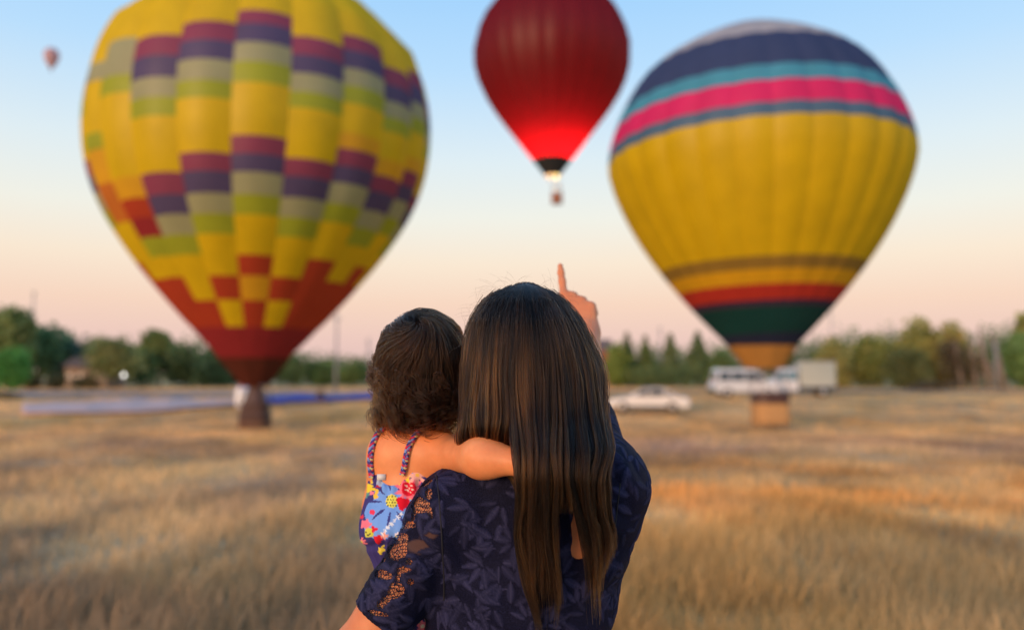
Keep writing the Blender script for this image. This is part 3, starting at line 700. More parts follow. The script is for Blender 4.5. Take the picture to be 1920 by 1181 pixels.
def cloth_sheet(name, label, pxs_pts, mat, seed, amp):
    """crumpled cloth lying on the grass along a strip given by near and far edge points"""
    near = np.array([(P(px, HOR, d)[0], d) for px, d, _ in pxs_pts]); far = np.array([(P(px, HOR, d + w)[0], d + w) for px, d, w in pxs_pts])
    near, far = smooth_path(np.c_[near, near[:, :1] * 0], 90)[:, :2], smooth_path(np.c_[far, far[:, :1] * 0], 90)[:, :2]
    v = np.linspace(0, 1, 26)[None, :, None]; XY = near[:, None] * (1 - v) + far[:, None] * v; X, Y = XY[..., 0].ravel(), XY[..., 1].ravel()
    edge = np.clip(np.minimum(v[..., 0], 1 - v[..., 0]) * 5, 0, 1) * np.ones((90, 1))
    Z = H(X, Y) + .16 + amp * edge.ravel() * (fbm(X / 1.3, Y / 1.0, seed, 4) ** 1.3)
    o = put(name, np.stack([X, Y, Z], 1), grid_faces(90, 26), mat); tag(o, label, 'cloth')
    s = o.modifiers.new('thickness', 'SOLIDIFY'); s.thickness = .02; s.offset = 1
    return o
cloth_sheet('balloon_cloth', 'wide pale lilac cloth spread flat on the grass at the left', [(44, 44, 6), (180, 44.5, 9), (300, 46, 9), (400, 49, 5), (448, 51, 2.4)], fabric('lilac_cloth', (.80, .58, .52), .2), 3, .3)
cloth_sheet('balloon_cloth', 'narrow bright blue cloth laid along the grass left of the child', [(452, 51.6, 3.0), (540, 53, 3.4), (620, 55, 3.2), (700, 57, 3.6), (745, 58, 3.2)], fabric('blue_cloth', (.13, .15, .46), .2), 5, .55)
# small dark bag, white tank
bx = P(606, HOR, 56)[0]; bz = float(H(bx, 56)) + .3
root = thing('duffel_bag', 'small dark brown bag standing at the narrow blue cloth', 'bag', (bx, 55.2, bz - .25))
b = MB(); b.lathe([(0, 0), (.26, .02), (.30, .15), (.29, .55), (.2, .68), (0, .70)], (0, 0, 0), 14); b.put('body', m_leather, root, True)
b = MB(); b.tube(smooth_path([(-.18, 0, .62), (-.12, 0, .86), (.12, 0, .86), (.18, 0, .62)], 12), .03, 6); b.put('handle', m_leather, root, True)
wx = P(456, HOR, 50)[0]; wz = float(H(wx, 50))
root = thing('tank', 'white rounded tank with a red cap standing left of the dark basket', 'tank', (wx, 50, wz))
m_wp = simple('white_paint', (.80, .82, .86), .35, .05, 3, coat=.2)
b = MB(); b.lathe([(0, .02), (.34, .03), (.42, .12), (.44, .3), (.44, .95), (.40, 1.12), (.28, 1.24), (.12, 1.29), (0, 1.3)], (0, 0, .05), 20); b.put('body', m_wp, root, True)
b = MB(); b.lathe([(.24, 1.22), (.24, 1.36), (.19, 1.41), (0, 1.41)], (0, 0, .05), 16); b.put('cap', simple('red_paint', (.5, .04, .04), .4), root, True)
b = MB(); b.lathe([(.40, 0), (.42, .1), (.36, .1), (.35, 0)], (0, 0, 0), 16); b.put('foot_ring', m_steel, root, True)

# ---------------------------------------------------------------- vehicles
m_car_w = simple('white_car_paint', (.78, .77, .76), .25, .03, 2, coat=.6); m_car_glass = simple('tinted_glass', (.035, .055, .075), .06, .1, 2)
m_car_glass2 = simple('blue_green_glass', (.10, .22, .26), .08, .1, 2)
m_tyre = simple('tyre_rubber', (.025, .024, .024), .9); m_rim = simple('alloy_rim', (.55, .55, .55), .3, .05, 3, metal=.6); m_lampw = simple('lamp_lens', (.75, .75, .72), .1); m_lampr = simple('tail_lens', (.45, .03, .03), .2)
m_black = simple('black_trim', (.03, .03, .032), .6)
def wheel(root, x, y, r=.32, w=.2):
    s = 1 if y > 0 else -1
    b = MB(); b.lathe([(r * .62, -w / 2), (r * .95, -w / 2), (r, -w * .3), (r, w * .3), (r * .95, w / 2), (r * .62, w / 2)], (x, y, r), 24, 'y'); t = b.put('wheel', m_tyre, root, True)
    b = MB(); b.lathe([(0, s * w * .40), (r * .2, s * w * .46), (r * .60, s * w * .42), (r * .64, s * w * .2)], (x, y, r), 20, 'y'); b.put('rim', m_rim, t, True)
def side_pane(root, name, pts, y0, y1, mat, s):
    """glass set 6 mm proud on the cabin flank; y0 at sill, y1 at roof line"""
    p = np.array(pts, float); z0, z1 = p[:, 1].min(), p[:, 1].max(); y = s * (y0 + (y1 - y0) * (p[:, 1] - z0) / (z1 - z0)); n = len(p)
    V = np.concatenate([np.stack([p[:, 0], y + s * .008, p[:, 1]], 1), np.stack([p[:, 0], y - s * .02, p[:, 1]], 1)])
    F = [tuple(range(n)), tuple(range(2 * n - 1, n - 1, -1))] + [(i, i + n, (i + 1) % n + n, (i + 1) % n) for i in range(n)]
    put(name, V, F, mat, root, None, False, True)
def end_pane(root, name, a, b, wa, wb, mat, nx):
    """windscreen or rear window between sill point a and roof point b"""
    a, b = np.array(a, float), np.array(b, float); o = np.array((nx, 0.35)) / math.hypot(nx, .35) * .012
    V = [(a[0] + o[0], -wa, a[1] + o[1]), (a[0] + o[0], wa, a[1] + o[1]), (b[0] + o[0], wb, b[1] + o[1]), (b[0] + o[0], -wb, b[1] + o[1])]
    V += [(v[0] - nx * .04, v[1], v[2]) for v in V]
    put(name, V, [(0, 1, 2, 3), (7, 6, 5, 4), (0, 4, 5, 1), (1, 5, 6, 2), (2, 6, 7, 3), (3, 7, 4, 0)], mat, root, None, False, True)
def boxpart(root, name, c, s, mat, bv=.02):
    b = MB(); b.box(c, s); return bevel(b.put(name, mat, root), bv)
def car_base(root, hood, body_w=.86):
    pass
def sedan(px, d, rz, label, length=4.7):
    x = P(px, HOR, d)[0]; root = thing('parked_car', label, 'car', (x, d, float(H(x, d)) + .02), 'vehicles parked across the field', rz)
    b = MB(); b.prism([(-2.3, .34), (2.25, .30), (2.34, .48), (2.32, .82), (2.2, .93), (1.3, .97), (.6, .98), (-1.0, .95), (-2.0, .82), (-2.28, .70), (-2.36, .5)], .90, .80); bevel(b.put('body', m_car_w, root), .07, 3)
    b = MB(); b.prism([(-1.15, .93), (-.30, 1.38), (.05, 1.43), (.75, 1.42), (1.05, 1.36), (1.75, .95)], .80, .60); bevel(b.put('cabin', m_car_w, root), .06, 3)
    for s in (-1, 1):
        side_pane(root, 'window', [(-.80, .99), (.02, .99), (.02, 1.36), (-.22, 1.34)], .772, .635, m_car_glass, s)
        side_pane(root, 'window', [(.10, .99), (.95, .99), (.86, 1.34), (.10, 1.36)], .772, .635, m_car_glass, s)
        side_pane(root, 'window', [(1.03, .99), (1.50, .99), (1.00, 1.30)], .772, .66, m_car_glass, s)
        boxpart(root, 'headlight', (-2.22, s * .62, .66), (.16, .34, .13), m_lampw); boxpart(root, 'tail_light', (2.29, s * .64, .76), (.10, .30, .15), m_lampr)
        boxpart(root, 'mirror', (-.72, s * .95, 1.0), (.12, .2, .13), m_car_w, .04); boxpart(root, 'door_handle', (.0, s * .875, .84), (.18, .04, .04), m_black, .01)
        boxpart(root, 'sill_trim', (0, s * .885, .36), (2.5, .05, .10), m_black, .01)
        for wx_ in (-1.42, 1.36): wheel(root, wx_, s * .80)
    end_pane(root, 'windscreen', (-1.08, .98), (-.36, 1.36), .70, .56, m_car_glass2, -1); end_pane(root, 'rear_window', (1.66, 1.0), (1.12, 1.33), .68, .56, m_car_glass, 1)
    boxpart(root, 'front_bumper', (-2.33, 0, .44), (.12, 1.6, .2), m_car_w, .04); boxpart(root, 'rear_bumper', (2.33, 0, .46), (.12, 1.6, .22), m_car_w, .04)
    boxpart(root, 'number_plate', (2.405, 0, .6), (.02, .5, .12), m_lampw, .005)
    return root
sedan(1214, 46.5, math.radians(-9), 'white saloon car parked just right of the woman, facing left')
def van(px, d, rz, label):
    x = P(px, HOR, d)[0]; root = thing('parked_van', label, 'van', (x, d, float(H(x, d)) + .02), 'vehicles parked across the field', rz)
    b = MB(); b.prism([(-2.6, .38), (2.55, .36), (2.66, .6), (2.6, .98), (2.2, 1.16), (1.5, 1.26), (-2.5, 1.26), (-2.66, .9)], .97, .94); bevel(b.put('body', m_car_w, root), .08, 3)
    b = MB(); b.prism([(-2.52, 1.24), (-2.36, 2.10), (-2.15, 2.22), (.55, 2.22), (.85, 2.12), (1.72, 1.22)], .93, .80); bevel(b.put('cabin', m_car_w, root), .08, 3)
    for s in (-1, 1):
        for q in ([(-2.3, 1.30), (-1.35, 1.30), (-1.35, 1.95), (-2.22, 1.95)], [(-1.25, 1.30), (-.2, 1.30), (-.2, 1.95), (-1.25, 1.95)], [(-.1, 1.30), (1.35, 1.30), (.80, 1.90), (-.1, 1.95)]):
            side_pane(root, 'window', q, .918, .842, m_car_glass, s)
        boxpart(root, 'headlight', (2.55, s * .7, .86), (.16, .36, .2), m_lampw); boxpart(root, 'tail_light', (-2.60, s * .82, 1.05), (.08, .18, .42), m_lampr)
        boxpart(root, 'mirror', (1.25, s * 1.06, 1.35), (.14, .22, .2), m_black, .04); boxpart(root, 'door_handle', (.1, s * .985, 1.08), (.2, .04, .05), m_black, .01)
        for wx_ in (-1.6, 1.65): wheel(root, wx_, s * .86, .36, .22)
    end_pane(root, 'windscreen', (1.62, 1.30), (.92, 2.06), .82, .72, m_car_glass2, 1); end_pane(root, 'rear_window', (-2.50, 1.35), (-2.38, 1.98), .8, .74, m_car_glass, -1)
    boxpart(root, 'front_bumper', (2.62, 0, .5), (.14, 1.8, .24), m_black, .05); boxpart(root, 'rear_bumper', (-2.62, 0, .5), (.14, 1.8, .24), m_black, .05)
van(1394, 63.5, math.radians(4), 'white van with dark side windows parked left behind the striped balloon basket')
def truck(px, d, rz, label):
    x = P(px, HOR, d)[0]; root = thing('box_truck', label, 'truck', (x, d, float(H(x, d)) + .02), 'vehicles parked across the field', rz)
    b = MB(); b.prism([(-2.6, .55), (2.6, .55), (2.6, .78), (-2.6, .78)], .5, .5); b.put('chassis', m_black, root)
    b = MB(); b.prism([(-2.72, .45), (-.35, .45), (-.35, 1.30), (-2.45, 1.30), (-2.74, 1.05)], .98, .95); bevel(b.put('cab', m_car_w, root), .08, 3)
    b = MB(); b.prism([(-2.42, 1.28), (-1.75, 2.16), (-1.5, 2.26), (-.38, 2.26), (-.38, 1.28)], .94, .80); bevel(b.put('cab_roof', m_car_w, root), .08, 3)
    cream = simple('cream_box', (.56, .56, .46), .5, .05, 2)
    b = MB(); b.box((1.10, 0, 1.80), (2.7, 2.1, 2.0)); bevel(b.put('cargo_box', cream, root), .06, 2)
    for i, z in enumerate((.83, 2.77)): boxpart(root, 'box_rail', (1.10, 0, z), (2.76, 2.16, .09), m_rim, .01)
    for s in (-1, 1):
        side_pane(root, 'window', [(-2.15, 1.34), (-1.25, 1.34), (-1.25, 2.02), (-1.68, 2.02)], .925, .852, m_car_glass2, s)
        side_pane(root, 'window', [(-1.15, 1.34), (-.50, 1.34), (-.50, 2.02), (-1.15, 2.02)], .925, .852, m_car_glass2, s)
        boxpart(root, 'headlight', (-2.70, s * .72, .86), (.1, .34, .2), m_lampw); boxpart(root, 'mirror', (-2.2, s * 1.1, 1.6), (.1, .2, .3), m_black, .04); boxpart(root, 'tail_light', (2.63, s * .8, .75), (.06, .2, .14), m_lampr)
        for wx_ in (-1.75, 1.5): wheel(root, wx_, s * .84, .40, .24)
    end_pane(root, 'windscreen', (-2.36, 1.36), (-1.82, 2.08), .84, .74, m_car_glass2, -1); boxpart(root, 'front_bumper', (-2.74, 0, .5), (.16, 1.9, .22), m_black, .05)
truck(1502, 64.5, math.radians(-10), 'white box truck with a cream cargo box parked right behind the striped balloon')

# ---------------------------------------------------------------- people: bodies grown as one surface from a distance field
class Field:
    def __init__(s, lo, hi, h):
        s.lo = np.array(lo, float); s.h = h; s.n = np.ceil((np.array(hi, float) - s.lo) / h).astype(int) + 1
        s.S = np.full(s.n, .2, np.float32)
    def _block(s, lo, hi, m):
        a = np.clip(np.floor((np.array(lo) - m - s.lo) / s.h).astype(int), 0, s.n - 1); b = np.clip(np.ceil((np.array(hi) + m - s.lo) / s.h).astype(int) + 1, 1, s.n)
        if (b <= a).any(): return None
        sl = tuple(slice(i, j) for i, j in zip(a, b))
        g = np.meshgrid(*[(s.lo[i] + s.h * np.arange(a[i], b[i])).astype(np.float32) for i in range(3)], indexing='ij', sparse=True)
        return sl, g
    def _join(s, sl, d, k, sub=False):
        A = s.S[sl]
        if sub: s.S[sl] = np.maximum(A, -d) if k <= 0 else -s._smin(-A, d, k)
        else: s.S[sl] = np.minimum(A, d) if k <= 0 else s._smin(A, d, k)
    @staticmethod
    def _smin(a, b, k):
        h = np.maximum(k - np.abs(a - b), 0) / k
        return np.minimum(a, b) - h * h * k * .25
    def cone(s, a, b, ra, rb, k=.02, cut=None, sub=False, cut2=None):
        a, b = np.array(a, float), np.array(b, float); r = max(ra, rb)
        bl = s._block(np.minimum(a, b) - r, np.maximum(a, b) + r, k + 3 * s.h)
        if bl is None: return s
        sl, (X, Y, Z) = bl; ab = b - a; L = ab @ ab
        px_, py_, pz_ = X - a[0], Y - a[1], Z - a[2]
        t = np.clip((px_ * ab[0] + py_ * ab[1] + pz_ * ab[2]) / L, 0, 1)
        d = np.sqrt((px_ - t * ab[0]) ** 2 + (py_ - t * ab[1]) ** 2 + (pz_ - t * ab[2]) ** 2) - (ra + (rb - ra) * t)
        for c in (cut, cut2):
            if c is not None:
                n = np.array(c[1], float); n /= np.linalg.norm(n); d = np.maximum(d, (X - c[0][0]) * n[0] + (Y - c[0][1]) * n[1] + (Z - c[0][2]) * n[2])
        s._join(sl, d.astype(np.float32), k, sub); return s
    def chain(s, pts, rs, k=.02):
        for i in range(len(pts) - 1): s.cone(pts[i], pts[i + 1], rs[i], rs[i + 1], k)
        return s
    def ell(s, c, r, k=.02, rot=None, sub=False):
        c, r = np.array(c, float), np.array(r, float); m = r.max() if rot is not None else 0
        bl = s._block(c - (m or r), c + (m or r), k + 3 * s.h)
        if bl is None: return s
        sl, (X, Y, Z) = bl; X, Y, Z = X - c[0], Y - c[1], Z - c[2]
        if rot is not None:
            M = np.array(rot); X, Y, Z = (M[0, i] * X + M[1, i] * Y + M[2, i] * Z for i in range(3))
        k0 = np.sqrt((X / r[0]) ** 2 + (Y / r[1]) ** 2 + (Z / r[2]) ** 2); k1 = np.sqrt((X / r[0] ** 2) ** 2 + (Y / r[1] ** 2) ** 2 + (Z / r[2] ** 2) ** 2) + 1e-6
        s._join(sl, (k0 * (k0 - 1) / k1).astype(np.float32), k, sub); return s
    def halfspace(s, p, n):
        """cut away everything on the side the normal points to"""
        n = np.array(n, float); n /= np.linalg.norm(n)
        g = np.meshgrid(*[(s.lo[i] + s.h * np.arange(s.n[i])).astype(np.float32) for i in range(3)], indexing='ij', sparse=True)
        s.S = np.maximum(s.S, ((g[0] - p[0]) * n[0] + (g[1] - p[1]) * n[1] + (g[2] - p[2]) * n[2]).astype(np.float32)); return s
    def nets(s):
        S = s.S; ins = S < 0; nx, ny, nz = S.shape
        c = np.zeros((nx - 1, ny - 1, nz - 1), np.uint8)
        for i in (0, 1):
            for j in (0, 1):
                for k in (0, 1): c += ins[i:nx - 1 + i, j:ny - 1 + j, k:nz - 1 + k]
        act = (c > 0) & (c < 8); cells = np.argwhere(act); idx = np.full(act.shape, -1, np.int32); idx[act] = np.arange(len(cells))
        acc = np.zeros((len(cells), 3)); cnt = np.zeros(len(cells)); i, j, k = cells.T
        cor = [(a, b, d) for a in (0, 1) for b in (0, 1) for d in (0, 1)]
        for p in cor:
            for ax in range(3):
                if p[ax]: continue
                q = list(p); q[ax] = 1
                s1 = S[i + p[0], j + p[1], k + p[2]]; s2 = S[i + q[0], j + q[1], k + q[2]]; m = (s1 < 0) != (s2 < 0)
                t = s1[m] / (s1[m] - s2[m]); o = np.tile(np.array(p, float), (m.sum(), 1)); o[:, ax] += t; acc[m] += o; cnt[m] += 1
        V = s.lo + s.h * (cells + acc / cnt[:, None]); F = []
        for ax in range(3):
            a = [slice(None)] * 3; b = [slice(None)] * 3; a[ax] = slice(0, -1); b[ax] = slice(1, None)
            A, B = ins[tuple(a)], ins[tuple(b)]; e = np.argwhere(A != B); o1, o2 = (ax + 1) % 3, (ax + 2) % 3
            e = e[(e[:, o1] > 0) & (e[:, o2] > 0) & (e[:, o1] < S.shape[o1] - 1) & (e[:, o2] < S.shape[o2] - 1)]
            q = []
            for d1, d2 in ((1, 1), (0, 1), (0, 0), (1, 0)):
                cc = e.copy(); cc[:, o1] -= d1; cc[:, o2] -= d2; q.append(idx[cc[:, 0], cc[:, 1], cc[:, 2]])
            q = np.stack(q, 1); fl = ~A[e[:, 0], e[:, 1], e[:, 2]]; q[fl] = q[fl][:, ::-1]; F.append(q)
        return V, np.concatenate(F)
def vnormals(V, F):
    fn = np.cross(V[F[:, 2]] - V[F[:, 0]], V[F[:, 3]] - V[F[:, 1]]); n = np.zeros_like(V)
    for i in range(4): np.add.at(n, F[:, i], fn)
    return n / (np.linalg.norm(n, axis=1)[:, None] + 1e-12)
def vsmooth(V, F, it=2, lam=.5):
    e = np.concatenate([F[:, [0, 1]], F[:, [1, 2]], F[:, [2, 3]], F[:, [3, 0]]]); deg = np.bincount(e.ravel(), minlength=len(V))[:, None]
    for _ in range(it):
        a = np.zeros_like(V)
        for c in range(3): a[:, c] = np.bincount(e[:, 0], V[e[:, 1], c], len(V)) + np.bincount(e[:, 1], V[e[:, 0], c], len(V))
        V = V + lam * (a / np.maximum(deg, 1) - V)
    return V
def hand(f, wrist, up, side, palm_n, size, curl, point=False, k=.006):
    """palm and five fingers: up = wrist to knuckles, side = towards the thumb, palm_n = out of the palm"""
    up, side, pn = (np.array(v, float) / np.linalg.norm(v) for v in (up, side, palm_n)); W = np.array(wrist, float)
    offs = (.030, .010, -.010, -.029); lens = (.90, 1.0, .94, .74); drop = (.0, .003, -.004, -.014)
    for i, (o, l, dr) in enumerate(zip(offs, lens, drop)):
        kn = W + (up * (.088 + dr) + side * o) * size
        f.cone(W + side * o * .55 * size, kn, .0125 * size, .0112 * size, k * 2)
        c = 0.03 if (point and i == 0) else curl
        upf = up - side * .15 if (point and i == 0) else up; d = upf * math.cos(c) + pn * math.sin(c); a = kn; L = .043 * l * size; r = .0094 * size
        for s_, rr in ((1.0, .0088), (.64, .0082), (.52, .0072)):
            b = a + d * L * s_; f.cone(a, b, r, rr * size, k); a, r = b, rr * size
            c += (0.02 if (point and i == 0) else curl * .95); d = upf * math.cos(c) + pn * math.sin(c)
    b0 = W + (side * .018 + up * .018 + pn * .008) * size; b1 = W + (side * .040 + up * .050 + pn * .024) * size
    b2 = b1 + (up * .028 + pn * .016 - side * (.012 if curl > .6 else -.006)) * size; b3 = b2 + (up * .018 + pn * .012 - side * (.016 if curl > .6 else -.002)) * size
    f.cone(b0, b1, .0145 * size, .0115 * size, k * 2).cone(b1, b2, .0108 * size, .0096 * size, k).cone(b2, b3, .0096 * size, .0078 * size, k)
def head(f, c, s, jaw, k=.02, sy=1.0):
    """skull, jaw, nose, brow, lips, ears; the face looks to +Y"""
    c = np.array(c, float); rx, ry, rz = s
    f.ell(c, s, k); f.ell(c + np.array((0, ry * .22, -rz * .62)), (rx * .78, ry * .72, rz * .72 * jaw), k)
    f.ell(c + np.array((0, ry * .62, -rz * 1.12 * jaw)), (rx * .34, ry * .26, rz * .22), k)
    f.cone(c + np.array((0, ry * .93, -rz * .10)), c + np.array((0, ry * 1.14, -rz * .44)), rx * .09, rx * .155, .008)
    for sx in (-1, 1):
        f.ell(c + np.array((sx * rx * .34, ry * 1.02, -rz * .10)), (rx * .23, ry * .12, rz * .11), .004, sub=True)
        f.ell(c + np.array((sx * rx * .34, ry * .86, -rz * .11)), (rx * .17,) * 3, .002)
        f.ell(c + np.array((sx * rx * .50, ry * .74, -rz * .42)), (rx * .28, ry * .22, rz * .2), .02)
        f.ell(c + np.array((sx * rx * 1.0, ry * .02, -rz * .22)), (rx * .10, ry * .19, rz * .29), .006)
        f.cone(c + np.array((sx * rx * .14, ry * .99, -rz * .01)), c + np.array((sx * rx * .58, ry * .86, rz * .02)), rx * .07, rx * .05, .012)
    for dz, w in ((-.69, .26), (-.77, .22)):
        f.cone(c + np.array((-rx * w, ry * .88, dz * rz)), c + np.array((rx * w, ry * .88, dz * rz)), rx * .075, rx * .075, .005)
def skin_mat(name, base, sss=.25):
    m, t, b, o = mat_new(name)
    a = N(t, 'ShaderNodeAttribute', attribute_name='col'); n = noise_tex(t, 38, 5, .6); r = ramp(t, n.outputs[0], [(.3, (.90, .86, .84)), (.7, (1.06, 1.04, 1.03))])
    mx = N(t, 'ShaderNodeMix', data_type='RGBA', blend_type='MULTIPLY'); mx.inputs[0].default_value = 1
    t.links.new(a.outputs['Color'], mx.inputs[6]); t.links.new(r.outputs[0], mx.inputs[7]); nb = noise_tex(t, 11, 3, .6); rb_ = ramp(t, nb.outputs[0], [(.35, (1.05, 1.04, 1.03)), (.68, (.97, .84, .80))]); m2 = N(t, 'ShaderNodeMix', data_type='RGBA', blend_type='MULTIPLY'); m2.inputs[0].default_value = 1; t.links.new(mx.outputs[2], m2.inputs[6]); t.links.new(rb_.outputs[0], m2.inputs[7]); t.links.new(m2.outputs[2], b.inputs['Base Color'])
    b.inputs['Roughness'].default_value = .48; b.inputs['Specular IOR Level'].default_value = .35
    b.inputs['Subsurface Weight'].default_value = sss; b.inputs['Subsurface Radius'].default_value = (1.0, .35, .18); b.inputs['Subsurface Scale'].default_value = .006
    n2 = noise_tex(t, 420, 3, .6); bp = N(t, 'ShaderNodeBump'); bp.inputs['Strength'].default_value = .10; bp.inputs['Distance'].default_value = .001
    t.links.new(n2.outputs[0], bp.inputs['Height']); t.links.new(bp.outputs[0], b.inputs['Normal'])
    return m
SKIN = np.array((.68, .275, .125)); SKIN_C = np.array((.76, .30, .115)); SCALP = np.array((.022, .014, .010))
m_skin = skin_mat('skin', SKIN)
def paint_head(V, C, c, s, hairline):
    c = np.array(c); s = np.array(s); q = (V - c) / s
    hair = (np.linalg.norm(q, axis=1) < 1.3) & (q[:, 1] < hairline + q[:, 2] * .35) & (q[:, 2] > -.75)
    C[hair & (q[:, 2] > -.62 - .0 * q[:, 1])] = SCALP
    for sx in (-1, 1):
        e = np.linalg.norm((q - np.array((sx * .34 * 1, .97, -.11))) * np.array((1, 1, 1)), axis=1)
        C[e < .155] = (.75, .73, .70); C[(e < .10)] = (.05, .03, .02)
    lips = (np.abs(q[:, 2] + .73) < .10) & (np.abs(q[:, 0]) < .32) & (q[:, 1] > .84); C[lips] = (.42, .12, .09)

# ---- the woman
HC = P(997, 656, 1.215); HS = (.073, .096, .094)
SHL, ELL_, WRL = P(843, 957, 1.18), P(668, 1232, 1.20), P(850, 1250, 1.44)
SHR, ELR, WRR = P(1129, 908, 1.20), P(1098, 744, 1.42), P(1101, 622, 1.56)
def torso(f, g=0.0):
    f.ell(P(985, 1010, 1.225), (.132 + g, .100 + g, .150 + g), .05)
    f.ell(P(968, 1170, 1.23), (.122 + g, .088 + g, .13 + g), .06)
    f.ell(P(960, 1330, 1.235), (.152 + g, .112 + g, .15 + g), .06)
    f.cone(P(985, 872, 1.205), SHL, .048 + g, .043 + g, .05); f.cone(P(985, 862, 1.205), SHR, .050 + g, .046 + g, .05)
    f.cone(SHR, P(1068, 1100, 1.22), .043 + g, .055 + g, .05)
    for sx in (925, 1035): f.ell(P(sx, 1035, 1.315), (.052 + g, .05 + g, .055 + g), .03)
def woman_arms(f, g=0.0, cutL=None, cutR=None):
    f.cone(SHL, ELL_, .044 + g, .039 + g * 1.2, .03, cut=cutL); f.cone(SHR, ELR, .045 + g, .036 + g, .055, cut=cutR)
woman = thing('person', 'woman with long dark hair and navy lace blouse, pointing at the balloons', 'person', (P(985, 1010, 1.225)[0], 1.235, 0.0), 'woman and toddler watching the balloons')
f = Field((-.36, .95, -.02), (.30, 1.80, 1.72), .0034)
torso(f)
f.cone(HC + np.array((0, .0, -.06)), P(985, 890, 1.205), .052, .058, .03); head(f, HC, HS, 1.0)
woman_arms(f)
f.cone(ELR, WRR, .036, .0245, .015); f.cone(ELL_, WRL, .041, .026, .02)
wu = P(1075, 538, 1.60) - WRR
hand(f, WRR, wu, (-1, .12, .25), (.2, 1, .05), .88, 1.5, True, .005)
hand(f, WRL, (.9, .35, .05), (.1, .2, 1), (-.4, 1, 0), .92, .7)
hx = P(960, 1330, 1.235)[0]
for sx in (-1, 1):
    f.chain([(hx + sx * .08, 1.235, .88), (hx + sx * .088, 1.225, .48), (hx + sx * .09, 1.25, .09)], [.088, .056, .040], .04)
    f.cone((hx + sx * .09, 1.245, .05), (hx + sx * .105, 1.40, .03), .038, .030, .03)
V, F = f.nets(); V = vsmooth(V, F, 2)
C = np.tile(SKIN, (len(V), 1)); paint_head(V, C, HC, HS, .45)
wb = put('body', V, F, m_skin, woman, {'col': C})
# nails of the pointing hand
# ---- trousers and shoes
m_denim = simple('dark_denim', (.03, .035, .06), .85, .2, 20, bump=.4, bscale=300)
f = Field((-.26, 1.05, .04), (.22, 1.45, 1.06), .005)
f.ell(P(960, 1330, 1.235), (.156, .116, .154), .05)
for sx in (-1, 1): f.chain([(hx + sx * .08, 1.235, .88), (hx + sx * .088, 1.225, .48), (hx + sx * .09, 1.25, .07)], [.096, .068, .056], .03)
f.halfspace((0, 0, .06), (0, 0, -1)); f.halfspace((0, 0, 1.0), (0, 0, 1))
V, F = f.nets(); put('trousers', vsmooth(V, F, 2), F, m_denim, woman)
for sx in (-1, 1):
    f = Field((hx + sx * .1 - .09, 1.14, -.04), (hx + sx * .1 + .09, 1.52, .14), .004)
    f.cone((hx + sx * .09, 1.24, .045), (hx + sx * .107, 1.41, .030), .046, .038, .03); f.cone((hx + sx * .09, 1.245, .05), (hx + sx * .09, 1.245, .10), .046, .047, .02); f.halfspace((0, 0, .0), (0, 0, -1)); f.halfspace((0, 0, .10), (0, 0, 1))
    V, F = f.nets(); put('shoe', vsmooth(V, F, 2), F, m_leather, woman)
# ---- lace blouse
armL = ELL_ - SHL; armL /= np.linalg.norm(armL); armR = ELR - SHR; armR /= np.linalg.norm(armR)
hemL = P(713, 1152, 1.19); hemR = SHR + armR * .185
f = Field((-.32, .98, .93), (.28, 1.45, 1.58), .0021)
torso(f, .005); woman_arms(f, .0045, (hemL, armL), (hemR, armR))
f.cone(P(1134, 925, 1.18), P(1124, 1015, 1.19), .038, .030, .05)            # cloth hanging from the raised arm
f.cone(P(990, 790, 1.15), P(1000, 760, 1.30), .075, .085, .01, sub=True)     # neckline
f.cone(P(1078, 975, 1.10), P(1087, 1025, 1.10), .011, .017, 0, sub=True); f.cone(P(1078, 975, 1.125), P(1087, 1025, 1.125), .011, .017, 0, sub=True); f.cone(P(1083, 955, 1.135), P(1087, 1025, 1.135), .004, .017, 0, sub=True)
f.halfspace((0, 0, .955), (0, 0, -1))
V, F = f.nets(); V = vsmooth(V, F, 2); Nn = vnormals(V, F)
